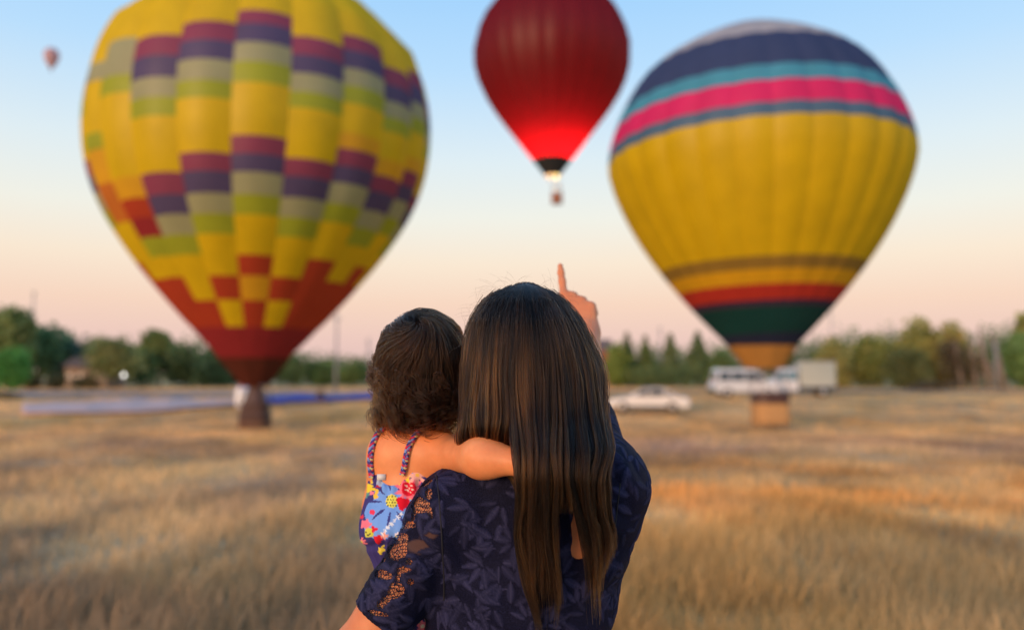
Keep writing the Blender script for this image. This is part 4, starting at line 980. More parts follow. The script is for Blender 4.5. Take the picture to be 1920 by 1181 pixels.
# soft folds, strongest towards the armpits and the lower back
fold = np.zeros(len(V))
for (px, py, w, ang, fr) in ((1130, 960, .09, .6, 95), (835, 1050, .07, 1.35, 120), (900, 1120, .10, .35, 80), (1080, 1120, .10, -.5, 85), (745, 1060, .07, .85, 110), (1180, 900, .06, 1.1, 120)):
    c = P(px, py, 1.13); dd = np.linalg.norm((V - c) * np.array((1, .5, 1)), axis=1); u = (V[:, 0] - c[0]) * math.sin(ang) + (V[:, 2] - c[2]) * math.cos(ang)
    fold += np.exp(-(dd / w) ** 2) * np.sin(u * fr + 3 * vnoise(V[:, 0] * 18, V[:, 2] * 18, V[:, 1] * 18, 5)) * .0036
fold = np.maximum(fold, -.0016); V = V + Nn * fold[:, None]
leafm = np.zeros(len(V)); vein = np.zeros(len(V)); rise = np.zeros(len(V)); tone = np.zeros(len(V))
def stamp_leaf(c, n, direc, L, W, tn=1.0):
    near = np.where(np.abs(V - c).max(1) < L * 1.15)[0]
    if not len(near): return
    d = direc - n * (direc @ n); d /= np.linalg.norm(d) + 1e-9; e = np.cross(n, d); q = V[near] - c
    ok = (Nn[near] @ n) > .25; near, q = near[ok], q[ok]
    u, v = q @ d / L, q @ e
    uu = np.clip(u, 0, 1); w = W * np.sin(np.pi * uu ** .8) ** .75 * (1 + .03 * np.sin(uu * 26)) + 1e-6; ins = (u > 0) & (u < 1) & (np.abs(v) < w)
    near, u, v, w = near[ins], u[ins], v[ins], w[ins]; x = np.abs(v) / w
    m = sm(1.0, .72, x); new = m > leafm[near] * .9; near, u, v, x, m = near[new], u[new], v[new], x[new], m[new]
    leafm[near] = m; tone[near] = tn * (.30 + .70 * (1 - x) ** .8); mid = np.exp(-(v / (W * .11)) ** 2); side = .5 + .5 * np.cos((u * 7.5 - x * 1.2) * 2 * np.pi)
    vein[near] = np.maximum(mid, side * .55 * (x > .1)) * m; rise[near] = m * (1 - .6 * x ** 2) * (1 - .5 * mid)
r_ = np.random.default_rng(5); cand = r_.permutation(np.where(V[:, 2] > .96)[0])[:9000]; cents = []
for i in cand:
    if all(np.linalg.norm(V[i] - V[j]) > .0235 for j in cents): cents.append(i)
for i in cents:
    n = Nn[i]; up = np.array((0, 0, 1.0)) - n * n[2]; up /= np.linalg.norm(up) + 1e-6; sd_ = np.cross(n, up); a0 = r_.random() * 6.28; tone_ = r_.random()
    m = r_.integers(2, 5)
    for k in range(m):
        a = a0 + (k - (m - 1) / 2) * .80 + r_.normal() * .10; d = up * math.cos(a) + sd_ * math.sin(a); L = .029 * (.75 + .5 * r_.random()) * (1 - .06 * abs(k - (m - 1) / 2))
        stamp_leaf(V[i] + d * .006, n, d, L, L * (.18 + .07 * r_.random()), .45 + .75 * r_.random())
PXV, PYV = proj(V); facing = Nn[:, 1] < -.05
openm = np.zeros(len(V)); wob = 4.0 * (vnoise(V[:, 0] * 160, V[:, 2] * 160, None, 8) - .5) + 3.5 * (vnoise(V[:, 0] * 330, V[:, 2] * 330, None, 18) - .5)
for (px, py, a, b, rot) in ((798, 906, 12, 4, -.5), (804, 925, 6, 9, .2), (788, 947, 15, 13, .5), (806, 958, 3.5, 13, -.2), (775, 965, 3, 12, .1), (762, 984, 15, 6, -.1), (744, 1000, 5, 12, .3), (755, 1012, 8, 12, .3), (744, 1034, 16, 14, -.5),
                            (767, 1053, 6, 5, 0), (715, 1050, 6, 4, 0), (718, 1077, 15, 8, .2), (757, 1067, 11, 5, 0), (747, 1080, 4, 12, .2), (742, 1106, 15, 13, -.8), (720, 1126, 13, 6, -.5), (708, 1149, 17, 4, .2), (770, 1090, 5, 5, 0), (712, 1137, 5, 4, 0)):
    dx, dy = PXV - px, PYV - py; u = dx * math.cos(rot) + dy * math.sin(rot); v = -dx * math.sin(rot) + dy * math.cos(rot)
    openm = np.maximum(openm, sm(1.15, .85, np.hypot(u / a, v / b) / 1.18 + wob / max(a, b) * .9) * facing)
sheer = sm(1.2, .8, np.hypot((PXV - 783) / 20, (PYV - 1024) / 13) + wob * .05) * facing + sm(1.2, .8, np.hypot((PXV - 803) / 17, (PYV - 1004) / 7) + wob * .06) * facing
sheer = np.clip(sheer, 0, 1) * (1 - leafm)
leafm *= (1 - openm); rise *= (1 - openm)
V2 = V + Nn * (rise * .0013)[:, None]
m_lace, t, b, o = mat_new('navy_lace')
A = lambda n_: N(t, 'ShaderNodeAttribute', attribute_name=n_)
aL, aV, aO, aS = A('leaf'), A('vein'), A('open'), A('sheer')
tc = N(t, 'ShaderNodeTexCoord'); vo = N(t, 'ShaderNodeTexVoronoi', feature='DISTANCE_TO_EDGE'); vo.inputs['Scale'].default_value = 235; t.links.new(tc.outputs['Object'], vo.inputs[0])
vo2 = N(t, 'ShaderNodeTexVoronoi', feature='DISTANCE_TO_EDGE'); vo2.inputs['Scale'].default_value = 420; t.links.new(tc.outputs['Object'], vo2.inputs[0])
def MX(f_, a_, b_):
    x = N(t, 'ShaderNodeMix', data_type='RGBA')
    (t.links.new(f_, x.inputs[0]) if not isinstance(f_, float) else x.inputs.__getitem__(0).__setattr__('default_value', f_))
    for k_, v_ in ((6, a_), (7, b_)):
        if isinstance(v_, tuple): x.inputs[k_].default_value = (*v_, 1)
        else: t.links.new(v_, x.inputs[k_])
    return x.outputs[2]
rnet = ramp(t, vo2.outputs['Distance'], [(.04, (.010, .011, .034)), (.16, (.0035, .004, .014))])
nl = noise_tex(t, 30, 4); rleaf = ramp(t, nl.outputs[0], [(.3, (.012, .0135, .040)), (.7, (.024, .026, .076))])
cL = MX(aV.outputs['Fac'], rleaf.outputs[0], (.040, .040, .090)); c1 = MX(aL.outputs['Fac'], rnet.outputs[0], cL); c2 = MX(aS.outputs['Fac'], c1, (.085, .045, .040))
t.links.new(c2, b.inputs['Base Color']); b.inputs['Roughness'].default_value = .62; b.inputs['Specular IOR Level'].default_value = .07; b.inputs['Sheen Weight'].default_value = .02; b.inputs['Sheen Tint'].default_value = (.5, .5, .8, 1)
hole = ramp(t, vo.outputs['Distance'], [(.075, (0, 0, 0)), (.13, (1, 1, 1))]); mu = N(t, 'ShaderNodeMath', operation='MULTIPLY'); t.links.new(hole.outputs[0], mu.inputs[0])
st = N(t, 'ShaderNodeMath', operation='GREATER_THAN'); st.inputs[1].default_value = .5; t.links.new(aO.outputs['Fac'], st.inputs[0]); t.links.new(st.outputs[0], mu.inputs[1])
al = N(t, 'ShaderNodeMath', operation='SUBTRACT'); al.inputs[0].default_value = 1; t.links.new(mu.outputs[0], al.inputs[1]); t.links.new(al.outputs[0], b.inputs['Alpha'])
n5 = noise_tex(t, 700, 3); ad_ = N(t, 'ShaderNodeMath', operation='ADD'); t.links.new(n5.outputs[0], ad_.inputs[0]); t.links.new(vo2.outputs['Distance'], ad_.inputs[1])
bp = N(t, 'ShaderNodeBump'); bp.inputs['Strength'].default_value = .5; bp.inputs['Distance'].default_value = .0012; t.links.new(ad_.outputs[0], bp.inputs['Height']); t.links.new(bp.outputs[0], b.inputs['Normal'])
blouse = put('blouse', V2, F, m_lace, woman, {'leaf': np.clip(leafm * tone * 1.15, 0, 1), 'vein': vein, 'open': openm, 'sheer': sheer})
bvh_bl = BVHTree.FromPolygons([tuple(v) for v in V], [tuple(int(i) for i in q) for q in F])
def on_surface(bvh, px, py, lift):
    o_ = Vector((0, 0, CAMZ)); dv = Vector(P(px, py, 1.0)) - o_; loc, nor, _, _ = bvh.ray_cast(o_, dv.normalized())
    return None if loc is None else np.array(loc + nor * lift)
m_seam = simple('seam_thread', (.006, .006, .012), .8)
def surf_tube(name, bvh, pts, rad, mat, parent, lift, n=60):
    pp = smooth_path([(x, y, 0) for x, y in pts], n); q = [on_surface(bvh, a[0], a[1], lift) for a in pp]; q = np.array([v for v in q if v is not None])
    if len(q) < 3: return None
    V_, F_ = tube_vf(q, rad, 6); return put(name, V_, F_, mat, parent)
surf_tube('seam', bvh_bl, [(818, 889), (823, 930), (828, 1000), (832, 1070), (833, 1125)], .0013, m_seam, blouse, .0004)
surf_tube('seam', bvh_bl, [(1163, 905), (1156, 960), (1150, 1010), (1146, 1040)], .0012, m_seam, blouse, .0003)

# ---- the toddler
CC = P(791, 682, 1.27); CS = (.061, .070, .071)
kSL, kEL, kWL = P(728, 851, 1.255), P(714, 948, 1.285), P(735, 1010, 1.36)
kSR, kER, kWR = P(825, 851, 1.235), P(905, 858, 1.115), P(970, 866, 1.088)
def ktorso(f, g=0.0):
    f.ell(P(775, 895, 1.265), (.062 + g, .056 + g, .10 + g), .03); f.ell(P(772, 990, 1.268), (.065 + g, .066 + g, .085 + g), .04); f.ell(P(812, 1090, 1.285), (.074 + g, .078 + g, .072 + g), .04)
def kthighs(f, g=0.0):
    f.cone(P(790, 1105, 1.30), P(765, 1120, 1.43), .048 + g, .040 + g, .03); f.cone(P(850, 1105, 1.30), P(910, 1130, 1.40), .048 + g, .038 + g, .03)
kid = thing('person', 'toddler with curly dark hair and floral sundress, arm round the woman', 'person', (P(770, 895, 1.265)[0], 1.268, P(775, 1090, 1.285)[2] - .07), 'woman and toddler watching the balloons')
f = Field((-.32, .98, .86), (.08, 1.62, 1.66), .0027)
ktorso(f); kthighs(f)
f.cone(CC + np.array((-.005, -.005, -.05)), P(772, 840, 1.262), .038, .042, .025); head(f, CC, CS, .88, .018)
f.cone(P(772, 842, 1.26), kSL, .034, .027, .03); f.cone(P(775, 845, 1.255), kSR, .034, .029, .03)
f.chain([kSL, kEL, kWL], [.027, .024, .018], .02); f.chain([kSR, kER, kWR], [.0275, .0232, .0185], .03)
hand(f, kWR, (.9, .12, -.12), (.1, .1, 1), (.1, 1, -.2), .55, .5, False, .004); hand(f, kWL, (.3, .9, -.2), (1, -.2, .1), (.2, .2, -1), .55, .6, False, .004)
for (a, b_) in ((P(765, 1120, 1.43), P(775, 1270, 1.45)), (P(910, 1130, 1.40), P(915, 1260, 1.44))):
    f.cone(a, b_, .038, .027, .02); f.cone(b_, b_ + np.array((0, .06, -.02)), .024, .018, .02)
V, F = f.nets(); V = vsmooth(V, F, 2); C = np.tile(SKIN_C, (len(V), 1)); paint_head(V, C, CC, CS, .35)
put('body', V, F, m_skin, kid, {'col': C})
bvh_kid = BVHTree.FromPolygons([tuple(v) for v in V], [tuple(int(i) for i in q) for q in F])
# dress: gathered bodice, print painted on the cloth
f = Field((-.34, 1.10, .84), (.0, 1.56, 1.40), .0019)
ktorso(f, .0045); f.ell(P(760, 985, 1.25), (.064, .068, .040), .03); kthighs(f, .012)
f.halfspace(P(745, 889, 1.20), (-.06, -.12, 1))
f.cone(P(733, 872, 1.21), P(733, 872, 1.17), .030, .036, .006, sub=True)
for (e, w_, r1) in ((kSL, kEL, .030), (kSR, kER, .034)): f.cone(e, w_, r1, r1 * .9, .004, sub=True)
f.halfspace(P(760, 1250, 1.28), (0, 0, -1))
V, F = f.nets(); V = vsmooth(V, F, 2); Nn = vnormals(V, F); qx, qy = proj(V)
ga = np.arctan2(V[:, 0] - P(765, 990, 1.268)[0], -(V[:, 1] - 1.268)); gz = qy
puck = np.sin(ga * 26 + 2.0 * vnoise(V[:, 0] * 40, V[:, 2] * 25, V[:, 1] * 40, 4)) * .0019 * (np.exp(-((gz - 900) / 24) ** 2) + np.exp(-((gz - 1018) / 20) ** 2) * 1.2 + .35)
V = V + Nn * ((puck - .004 * np.exp(-((gz - 1024) / 7) ** 2)) * (np.abs(Nn[:, 2]) < .75) * sm(2, 14, gz - 890))[:, None]
C = np.tile(np.array(lin(62, 56, 118)), (len(V), 1)); back_ = Nn[:, 1] < .25
def blot(px, py, r, col, petals=0, depth=.3, ph=0.0, sx=1.0, rot=0.0, noise=0.0, ring=None, front=True):
    dx, dy = qx - px, qy - py; u = (dx * math.cos(rot) + dy * math.sin(rot)) / sx; v = -dx * math.sin(rot) + dy * math.cos(rot)
    rr = np.hypot(u, v); a = np.arctan2(v, u); R_ = r * (1 + (depth * np.cos(a * petals + ph) if petals else 0))
    m = rr < R_
    if ring: m &= rr > ring
    C[m & (back_ if front else ~back_)] = lin(*col)
rr_ = random.Random(8)
PAL = [(220, 50, 70), (238, 130, 150), (225, 205, 60), (120, 160, 225), (235, 225, 225), (95, 150, 140), (200, 30, 50)]
for fr in (True, False):                                        # small scattered print everywhere
    for i in range(230):
        x, y = rr_.uniform(640, 950), rr_.uniform(870, 1250); c = rr_.choice(PAL); r = rr_.uniform(3, 7.5)
        blot(x, y, r, c, rr_.choice([0, 5, 6]), .3, rr_.random() * 6, front=fr)
        if rr_.random() < .5: blot(x, y, r * .4, (235, 210, 90), front=fr)
    for i in range(70):
        x, y = rr_.uniform(640, 950), rr_.uniform(1030, 1250); c = rr_.choice([(205, 40, 55), (225, 205, 60), (140, 175, 60), (235, 120, 140)]); blot(x, y, rr_.uniform(7, 12), c, 6, .25, rr_.random() * 6, front=fr); blot(x, y, 4, (240, 225, 200), front=fr)
blot(722, 968, 34, (112, 158, 226), 0, 0, 0, 1.15, .5); blot(715, 985, 26, (118, 164, 230), 0, 0, 0, 1.3, -.3)      # big pale blue daisy
for k in range(11):
    a = k * 2 * math.pi / 11 + .2; L = 31 if math.sin(a) < .2 else 44
    blot(735 + math.cos(a) * L * .62, 938 + math.sin(a) * L * .62, 8.0, (116, 162, 230), 0, 0, 0, L / 13.0, a)
for k in range(9): blot(735 + math.cos(k * .7 + .35) * 33, 940 + math.sin(k * .7 + .35) * 36, 2.3, (60, 60, 126), 0, 0, 0, 7.0, k * .7 + .35)
blot(734, 939, 12.5, (228, 220, 92), 0, 0, 0, .9)
for k in range(16): blot(734 + (k % 4 - 1.5) * 5.2 + (k // 4 % 2) * 2.2 - 1, 939 + (k // 4 - 1.5) * 5.6, 1.5, (40, 42, 50))
blot(767, 917, 22, (242, 118, 135), 11, .24); blot(767, 916, 13.5, (222, 22, 48))
for a, b_ in ((-5, -5), (4, -5), (6, 2), (-2, 3), (0, -1), (-6, 2), (3, 7)): blot(767 + a, 916 + b_, 1.9, (246, 205, 190))
blot(755, 943, 12, (214, 16, 42), 3, .2, 1.0)
blot(746, 897, 9, (232, 214, 60), 5, .35); blot(760, 893, 9, (232, 214, 60), 5, .35, 1); blot(733, 899, 6, (232, 214, 60), 5, .3); blot(750, 889, 5, (150, 140, 190)); blot(752, 891, 2.5, (210, 40, 50))
blot(782, 890, 15, (240, 180, 165), 8, .45); blot(782, 890, 4, (240, 190, 80)); blot(706, 922, 6, (236, 196, 70), 0, 0, 0, .7, .2); blot(704, 930, 5, (236, 196, 70)); blot(697, 903, 5, (236, 205, 70), 0, 0, 0, .7); blot(711, 904, 6, (170, 185, 205), 5, .3)
blot(686, 982, 9, (236, 120, 140), 5, .2); blot(693, 998, 9, (206, 205, 80)); blot(701, 992, 6, (220, 30, 50), 3, .3); blot(698, 960, 5, (228, 60, 90)); blot(708, 1011, 8, (216, 30, 46), 5, .2); blot(720, 1003, 7, (230, 160, 140), 5, .3)
for k in range(7): blot(716 + k * 6, 1001 - k * 6.3, 3.2, (225, 232, 240), 5, .4)
for k in range(9): blot(690 + 3 * math.sin(k * 2.1), 1000 - (k % 3) * 3 + 3, 1.4, (40, 40, 60))
m_print = attr_mat('floral_cotton', rough=.85, spec=.2)
_t = m_print.node_tree; _n = noise_tex(_t, 900, 3); _bp = N(_t, 'ShaderNodeBump'); _bp.inputs['Strength'].default_value = .25; _bp.inputs['Distance'].default_value = .001
_t.links.new(_n.outputs[0], _bp.inputs['Height']); _t.links.new(_bp.outputs[0], _t.nodes['Principled BSDF'].inputs['Normal'])
dress = put('dress', V, F, m_print, kid, {'col': C})
bvh_dr = BVHTree.FromPolygons([tuple(v) for v in V], [tuple(int(i) for i in q) for q in F])
def strap(pts, parent):
    """plaited strap: three strands twisted round a path on the child's back"""
    pp = smooth_path([(x, y, 0) for x, y in pts], 60); q = []
    for a in pp:
        h_ = on_surface(bvh_kid, a[0], a[1], .0035)
        if h_ is not None: q.append(h_)
    if len(q) < 8: return
    q = np.array(q); k_ = np.ones(5) / 5
    q = np.stack([np.convolve(np.pad(q[:, i], 2, mode='edge'), k_, 'valid') for i in range(3)], 1); n = len(q)
    Vs, Fs, Cs, off = [], [], [], 0; T = np.linspace(0, 1, n) * len(pts) * 6.5
    for s_, cols in enumerate((((70, 70, 140), (220, 90, 120)), ((120, 150, 205), (60, 60, 120)), ((200, 40, 80), (225, 215, 150)))):
        ph = T + s_ * 2.094; off_v = np.stack([np.cos(ph) * .0024, -np.abs(np.sin(ph * .5)) * .0018, np.sin(ph) * .0012], 1)
        v_, f_ = tube_vf(q + off_v, .0024, 7); Vs.append(v_); Fs += [[i + off for i in g_] for g_ in f_]; off += len(v_)
        cc = np.array([lin(*cols[0])] * n); sel = (np.floor(np.arange(n) / 3 + s_) % 3 == 0); cc[sel] = lin(*cols[1]); Cs.append(np.repeat(cc, 7, 0))
    put('strap', np.concatenate(Vs), Fs, m_print, parent, {'col': np.concatenate(Cs)})
strap([(722, 806), (712, 814), (703, 832), (698.5, 852), (698, 872), (701, 894)], dress)
strap([(792, 803), (780, 817), (769, 835), (763, 855), (760, 872), (756, 889)], dress)
p_ = on_surface(bvh_dr, 717, 908, .002)
if p_ is not None:
    b = MB(); b.box(p_ + np.array((0, 0, .011)), (.013, .0012, .009)); put('care_tag', np.concatenate(b.V), b.F, simple('white_satin', (.8, .78, .74), .5), dress)

# ---------------------------------------------------------------- hair strands
sc.cycles_curves.shape = 'RIBBONS' if hasattr(sc, 'cycles_curves') else None
def hair_mat(name, rough=.42):
    m, t, b, o = mat_new(name); t.nodes.remove(b)
    a = N(t, 'ShaderNodeAttribute', attribute_name='tint'); h = N(t, 'ShaderNodeBsdfHairPrincipled'); h.parametrization = 'COLOR'
    t.links.new(a.outputs['Color'], h.inputs['Color']); h.inputs['Roughness'].default_value = rough; h.inputs['Radial Roughness'].default_value = .5; h.inputs['Coat'].default_value = .0; h.inputs['IOR'].default_value = 1.30
    h.inputs['Random Roughness'].default_value = .2
    t.links.new(h.outputs[0], o.inputs[0]); return m
m_hair = hair_mat('brown_hair')
def hair_object(name, strands, tints, rad, parent):
    """strands: (n, k, 3) points; tints: (n, k, 3)"""
    n, k, _ = strands.shape; hc = bpy.data.hair_curves.new(name); hc.add_curves([k] * n)
    org = root_loc(parent)
    hc.attributes['position'].data.foreach_set('vector', (strands - org).astype(np.float32).reshape(-1))
    taper = np.ones(k); taper[-max(2, k // 4):] = np.linspace(1, .3, max(2, k // 4))
    ra = hc.attributes.new('radius', 'FLOAT', 'POINT'); ra.data.foreach_set('value', (np.broadcast_to(np.asarray(rad).reshape(-1, 1), (n, 1)) * taper[None]).astype(np.float32).reshape(-1))
    ca = hc.attributes.new('tint', 'FLOAT_COLOR', 'POINT'); c4 = np.ones((n * k, 4), np.float32); c4[:, :3] = tints.reshape(-1, 3); ca.data.foreach_set('color', c4.reshape(-1))
    hc.materials.append(m_hair); o = bpy.data.objects.new(name, hc); COL.objects.link(o); o.parent = parent; return o
def smooth_k(a, it):
    for _ in range(it): a[:, 1:-1] = .25 * a[:, :-2] + .5 * a[:, 1:-1] + .25 * a[:, 2:]
    return a
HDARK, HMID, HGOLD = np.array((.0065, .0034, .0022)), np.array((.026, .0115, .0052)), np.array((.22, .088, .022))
def woman_hair():
    r = np.random.default_rng(3); n = 17000; K = 34
    u = r.random(n); edge = r.random(n) < .12; u[edge] = np.where(r.random(edge.sum()) < .5, r.random(edge.sum()) ** 2 * .12, 1 - r.random(edge.sum()) ** 2 * .12)
    ncl = 64; cu = np.sort(r.random(ncl)); ci = np.abs(u[:, None] - cu[None]).argmin(1); cen = cu[ci]
    layer = r.random(n) ** 1.3; under = u < .335
    ys = np.array([531, 536, 545, 560, 600, 650, 700, 780, 850])
    fl = np.array([0, .20, .42, .62, .81, .88, .91, .955, 1.0]); fr = np.array([0, .14, .30, .45, .645, .81, .92, .965, 1.0])
    y0 = np.where(r.random(n) < .5, 532 + 26 * r.random(n) ** 2, 540 + 130 * r.random(n))
    gu = np.array([0, .20, .334, .336, .45, .55, .62, .68, .74, .82, .90, .97, 1.0])
    gx9 = np.array([962, 972, 986, 957, 985, 1010, 1035, 1053, 1068, 1089, 1108, 1126, 1137])
    gx10 = np.array([972, 980, 988, 966, 986, 1006, 1032, 1044, 1097, 1107, 1115, 1126, 1133])
    gty = np.array([1085, 1110, 1120, 1142, 1128, 1092, 1118, 1052, 1070, 1085, 1108, 1045, 1010]); gtx = np.array([990, 1000, 1006, 1000, 1012, 1020, 1042, 1050, 1124, 1122, 1129, 1138, 1144])
    ty = np.interp(u * .35 + cen * .65, gu, gty) + r.normal(size=n) * 30 - 70 * (r.random(n) ** 3)
    gap = (cen > .672) & (cen < .722); ty = np.where(gap, 925 + 40 * r.random(n), ty); ty = np.where((u > .74) & (r.random(n) < .78), 860 + 190 * r.random(n) ** 1.3, ty); ty = np.where((u > .336) & (u < .672) & (r.random(n) < .35), 930 + 170 * r.random(n), ty)
    s = np.linspace(0, 1, K)[None]; Y = y0[:, None] + (ty - y0)[:, None] * s ** .95
    c = sm(.25, 1.0, s) * .60; ue = u[:, None] * (1 - c) + cen[:, None] * c
    x850 = 855 + ue * 293
    off = (x850 - 985)
    X = np.where(off < 0, 985 + off * np.interp(Y, ys, fl), 985 + off * np.interp(Y, ys, fr))
    x9, x10, xt = np.interp(ue, gu, gx9), np.interp(ue, gu, gx10), np.interp(ue, gu, gtx)
    tyc = ty[:, None]
    X = np.where(Y > 835, np.where(Y < 900, X + (x9 - X) * sm(835, 900, Y), x9 + (x10 - x9) * np.clip((Y - 900) / 100, 0, 1.0) * np.ones_like(Y)), X)
    X = np.where(Y > 960, X + (xt - X) * sm(960, np.maximum(tyc, 1000), Y), X)
    X = X + np.sin(Y / 38 + ci[:, None] * 1.7) * 2.2 * sm(600, 900, Y) * (.4 + .6 * r.random((n, 1))) + r.normal(size=(n, 1)) * 2.2 * sm(560, 1000, Y) + np.sin(Y / 15 + r.random((n, 1)) * 6.3) * .5
    X = X + (vnoise(ue * 8 + 3, Y / 85, None, 61) - .5) * 20 * sm(590, 880, Y) + (vnoise(ue * 25, Y / 60, None, 62) - .5) * 8 * sm(560, 850, Y)
    fly = r.random(n) < .035; fo_ = np.where(fly, 1 + .05 * r.random(n), 1.0)[:, None]; X = 985 + (X - 985) * (1 + (fo_ - 1) * sm(980, 700, Y)) + fly[:, None] * 3.5 * np.sin(Y / 30 + r.random((n, 1)) * 6.3); Y = Y - fly[:, None] * (1 + 3 * r.random((n, 1))) * sm(640, 540, Y)
    # depth: over the skull, then down the back
    dc = np.interp(Y, [531, 536, 545, 560, 600, 650, 700, 780, 850, 900, 1000, 1150], [1.215, 1.185, 1.160, 1.132, 1.108, 1.098, 1.094, 1.080, 1.036, 1.030, 1.072, 1.100])
    q = np.clip(2 * ue - 1, -1, 1); wr = np.interp(Y, [531, 560, 650, 750, 850, 950, 1150], [.01, .06, .10, .085, .05, .035, .02])
    D = dc + (1 - np.sqrt(np.clip(1 - q * q * .96, 0, 1))) * wr + (layer * .022)[:, None] * sm(533, 600, Y) + (np.sin(ci * 2.4)[:, None] * .5 + .5) * .007 * sm(620, 860, Y)
    D = np.where(under[:, None] & (Y > 800), D + np.interp(Y, [800, 850, 900, 1000], [0, .075, .075, .035]), D)
    X, D = smooth_k(X.copy(), 3), smooth_k(D.copy(), 3)
    pts = np.stack([(X - CX) / FPX, (CY - Y) / FPX], -1); dy = CT - pts[..., 1] * ST; dz = ST + pts[..., 1] * CT; k_ = D / dy
    S = np.stack([pts[..., 0] * k_, D, CAMZ + dz * k_], -1)
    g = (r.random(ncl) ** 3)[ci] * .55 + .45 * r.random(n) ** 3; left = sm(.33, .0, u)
    g = g[:, None] * sm(600, 700, Y) * (.45 + 1.3 * left[:, None]) + .45 * left[:, None] * sm(640, 700, Y) * sm(800, 740, Y) * (r.random(n) < .45)[:, None]  # golden streaks, strongest at left, put sunlit highlights into the strand tint
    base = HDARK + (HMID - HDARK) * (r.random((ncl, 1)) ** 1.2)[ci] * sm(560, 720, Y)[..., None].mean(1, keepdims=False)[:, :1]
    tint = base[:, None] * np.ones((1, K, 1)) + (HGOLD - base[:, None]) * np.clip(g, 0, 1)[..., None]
    f2 = np.exp(r.normal(size=340) * .38)[np.floor(u * 339.9).astype(int)] * np.exp(r.normal(size=n) * .35); tint = np.clip(tint * f2[:, None, None] * ((.40 + 1.1 * vnoise(u[:, None] * 46, Y / 55, None, 64) ** 1.5) * (.30 + 1.5 * vnoise(u[:, None] * 6.5 + 2, Y / 120, None, 66) ** 1.4))[..., None], .0015, .5)
    rad = .00030 + .00014 * r.random(n)
    # front half of the hair: over the brow and down the sides, seen from beside the woman
    m = 2600; K2 = K; a = r.random(m) * np.pi; sd_ = np.where(np.cos(a) < 0, -1, 1); t2 = np.linspace(0, 1, K2)[None]
    az = (a - np.pi / 2)[:, None]; lat = np.minimum(t2 * 2.1, 1) * (np.pi * .52)
    px_ = HC[0] + np.sin(az) * np.sin(lat) * (HS[0] - .006); py_ = HC[1] + np.abs(np.cos(az)) * np.sin(lat) * (HS[1] + .008) * .62; pz_ = HC[2] + np.cos(lat) * (HS[2] - .002) - np.maximum(t2 - .45, 0) * (.34 + .1 * r.random((m, 1)))
    sdx = np.sign(np.sin(az)) * np.maximum(HS[0] * .80, np.abs(px_ - HC[0])); fx = sm(.40, .55, t2)
    px_ = HC[0] + (px_ - HC[0]) * (1 - fx) + sdx * fx + r.normal(size=(m, 1)) * .003; py_ = py_ - fx * .03 * (1 + t2)
    S2 = np.stack([px_, py_, pz_], -1); T2 = (HDARK + (HMID - HDARK) * r.random((m, 1)))[:, None] * np.ones((1, K2, 1))
    # stray hairs round the crown
    m3 = 80; th = np.where(r.random(m3) < .75, r.uniform(-1.45, -.05, m3), r.uniform(-.05, 1.3, m3)); t3 = np.linspace(0, 1, K)[None]; L3 = r.uniform(.018, .045, m3)[:, None]
    ex = HC[0] - .010 + np.sin(th) * (HS[0] + .008); ez = HC[2] + np.cos(th) * (HS[2] + .002); w = r.normal(size=(m3, 1))
    ang = th[:, None] + (.5 + .9 * r.random((m3, 1))) * np.sign(w) * t3 * 1.5
    S3 = np.stack([ex[:, None] + np.cumsum(np.sin(ang) * L3 / K, 1), HC[1] - .03 + .03 * w * t3 + 0 * ang, ez[:, None] + np.cumsum(np.cos(ang) * L3 / K, 1) - .006], -1)
    T3 = np.ones((m3, K, 1)) * (HMID * 1.3)
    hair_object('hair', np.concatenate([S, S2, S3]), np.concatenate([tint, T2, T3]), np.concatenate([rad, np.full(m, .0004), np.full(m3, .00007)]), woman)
woman_hair()
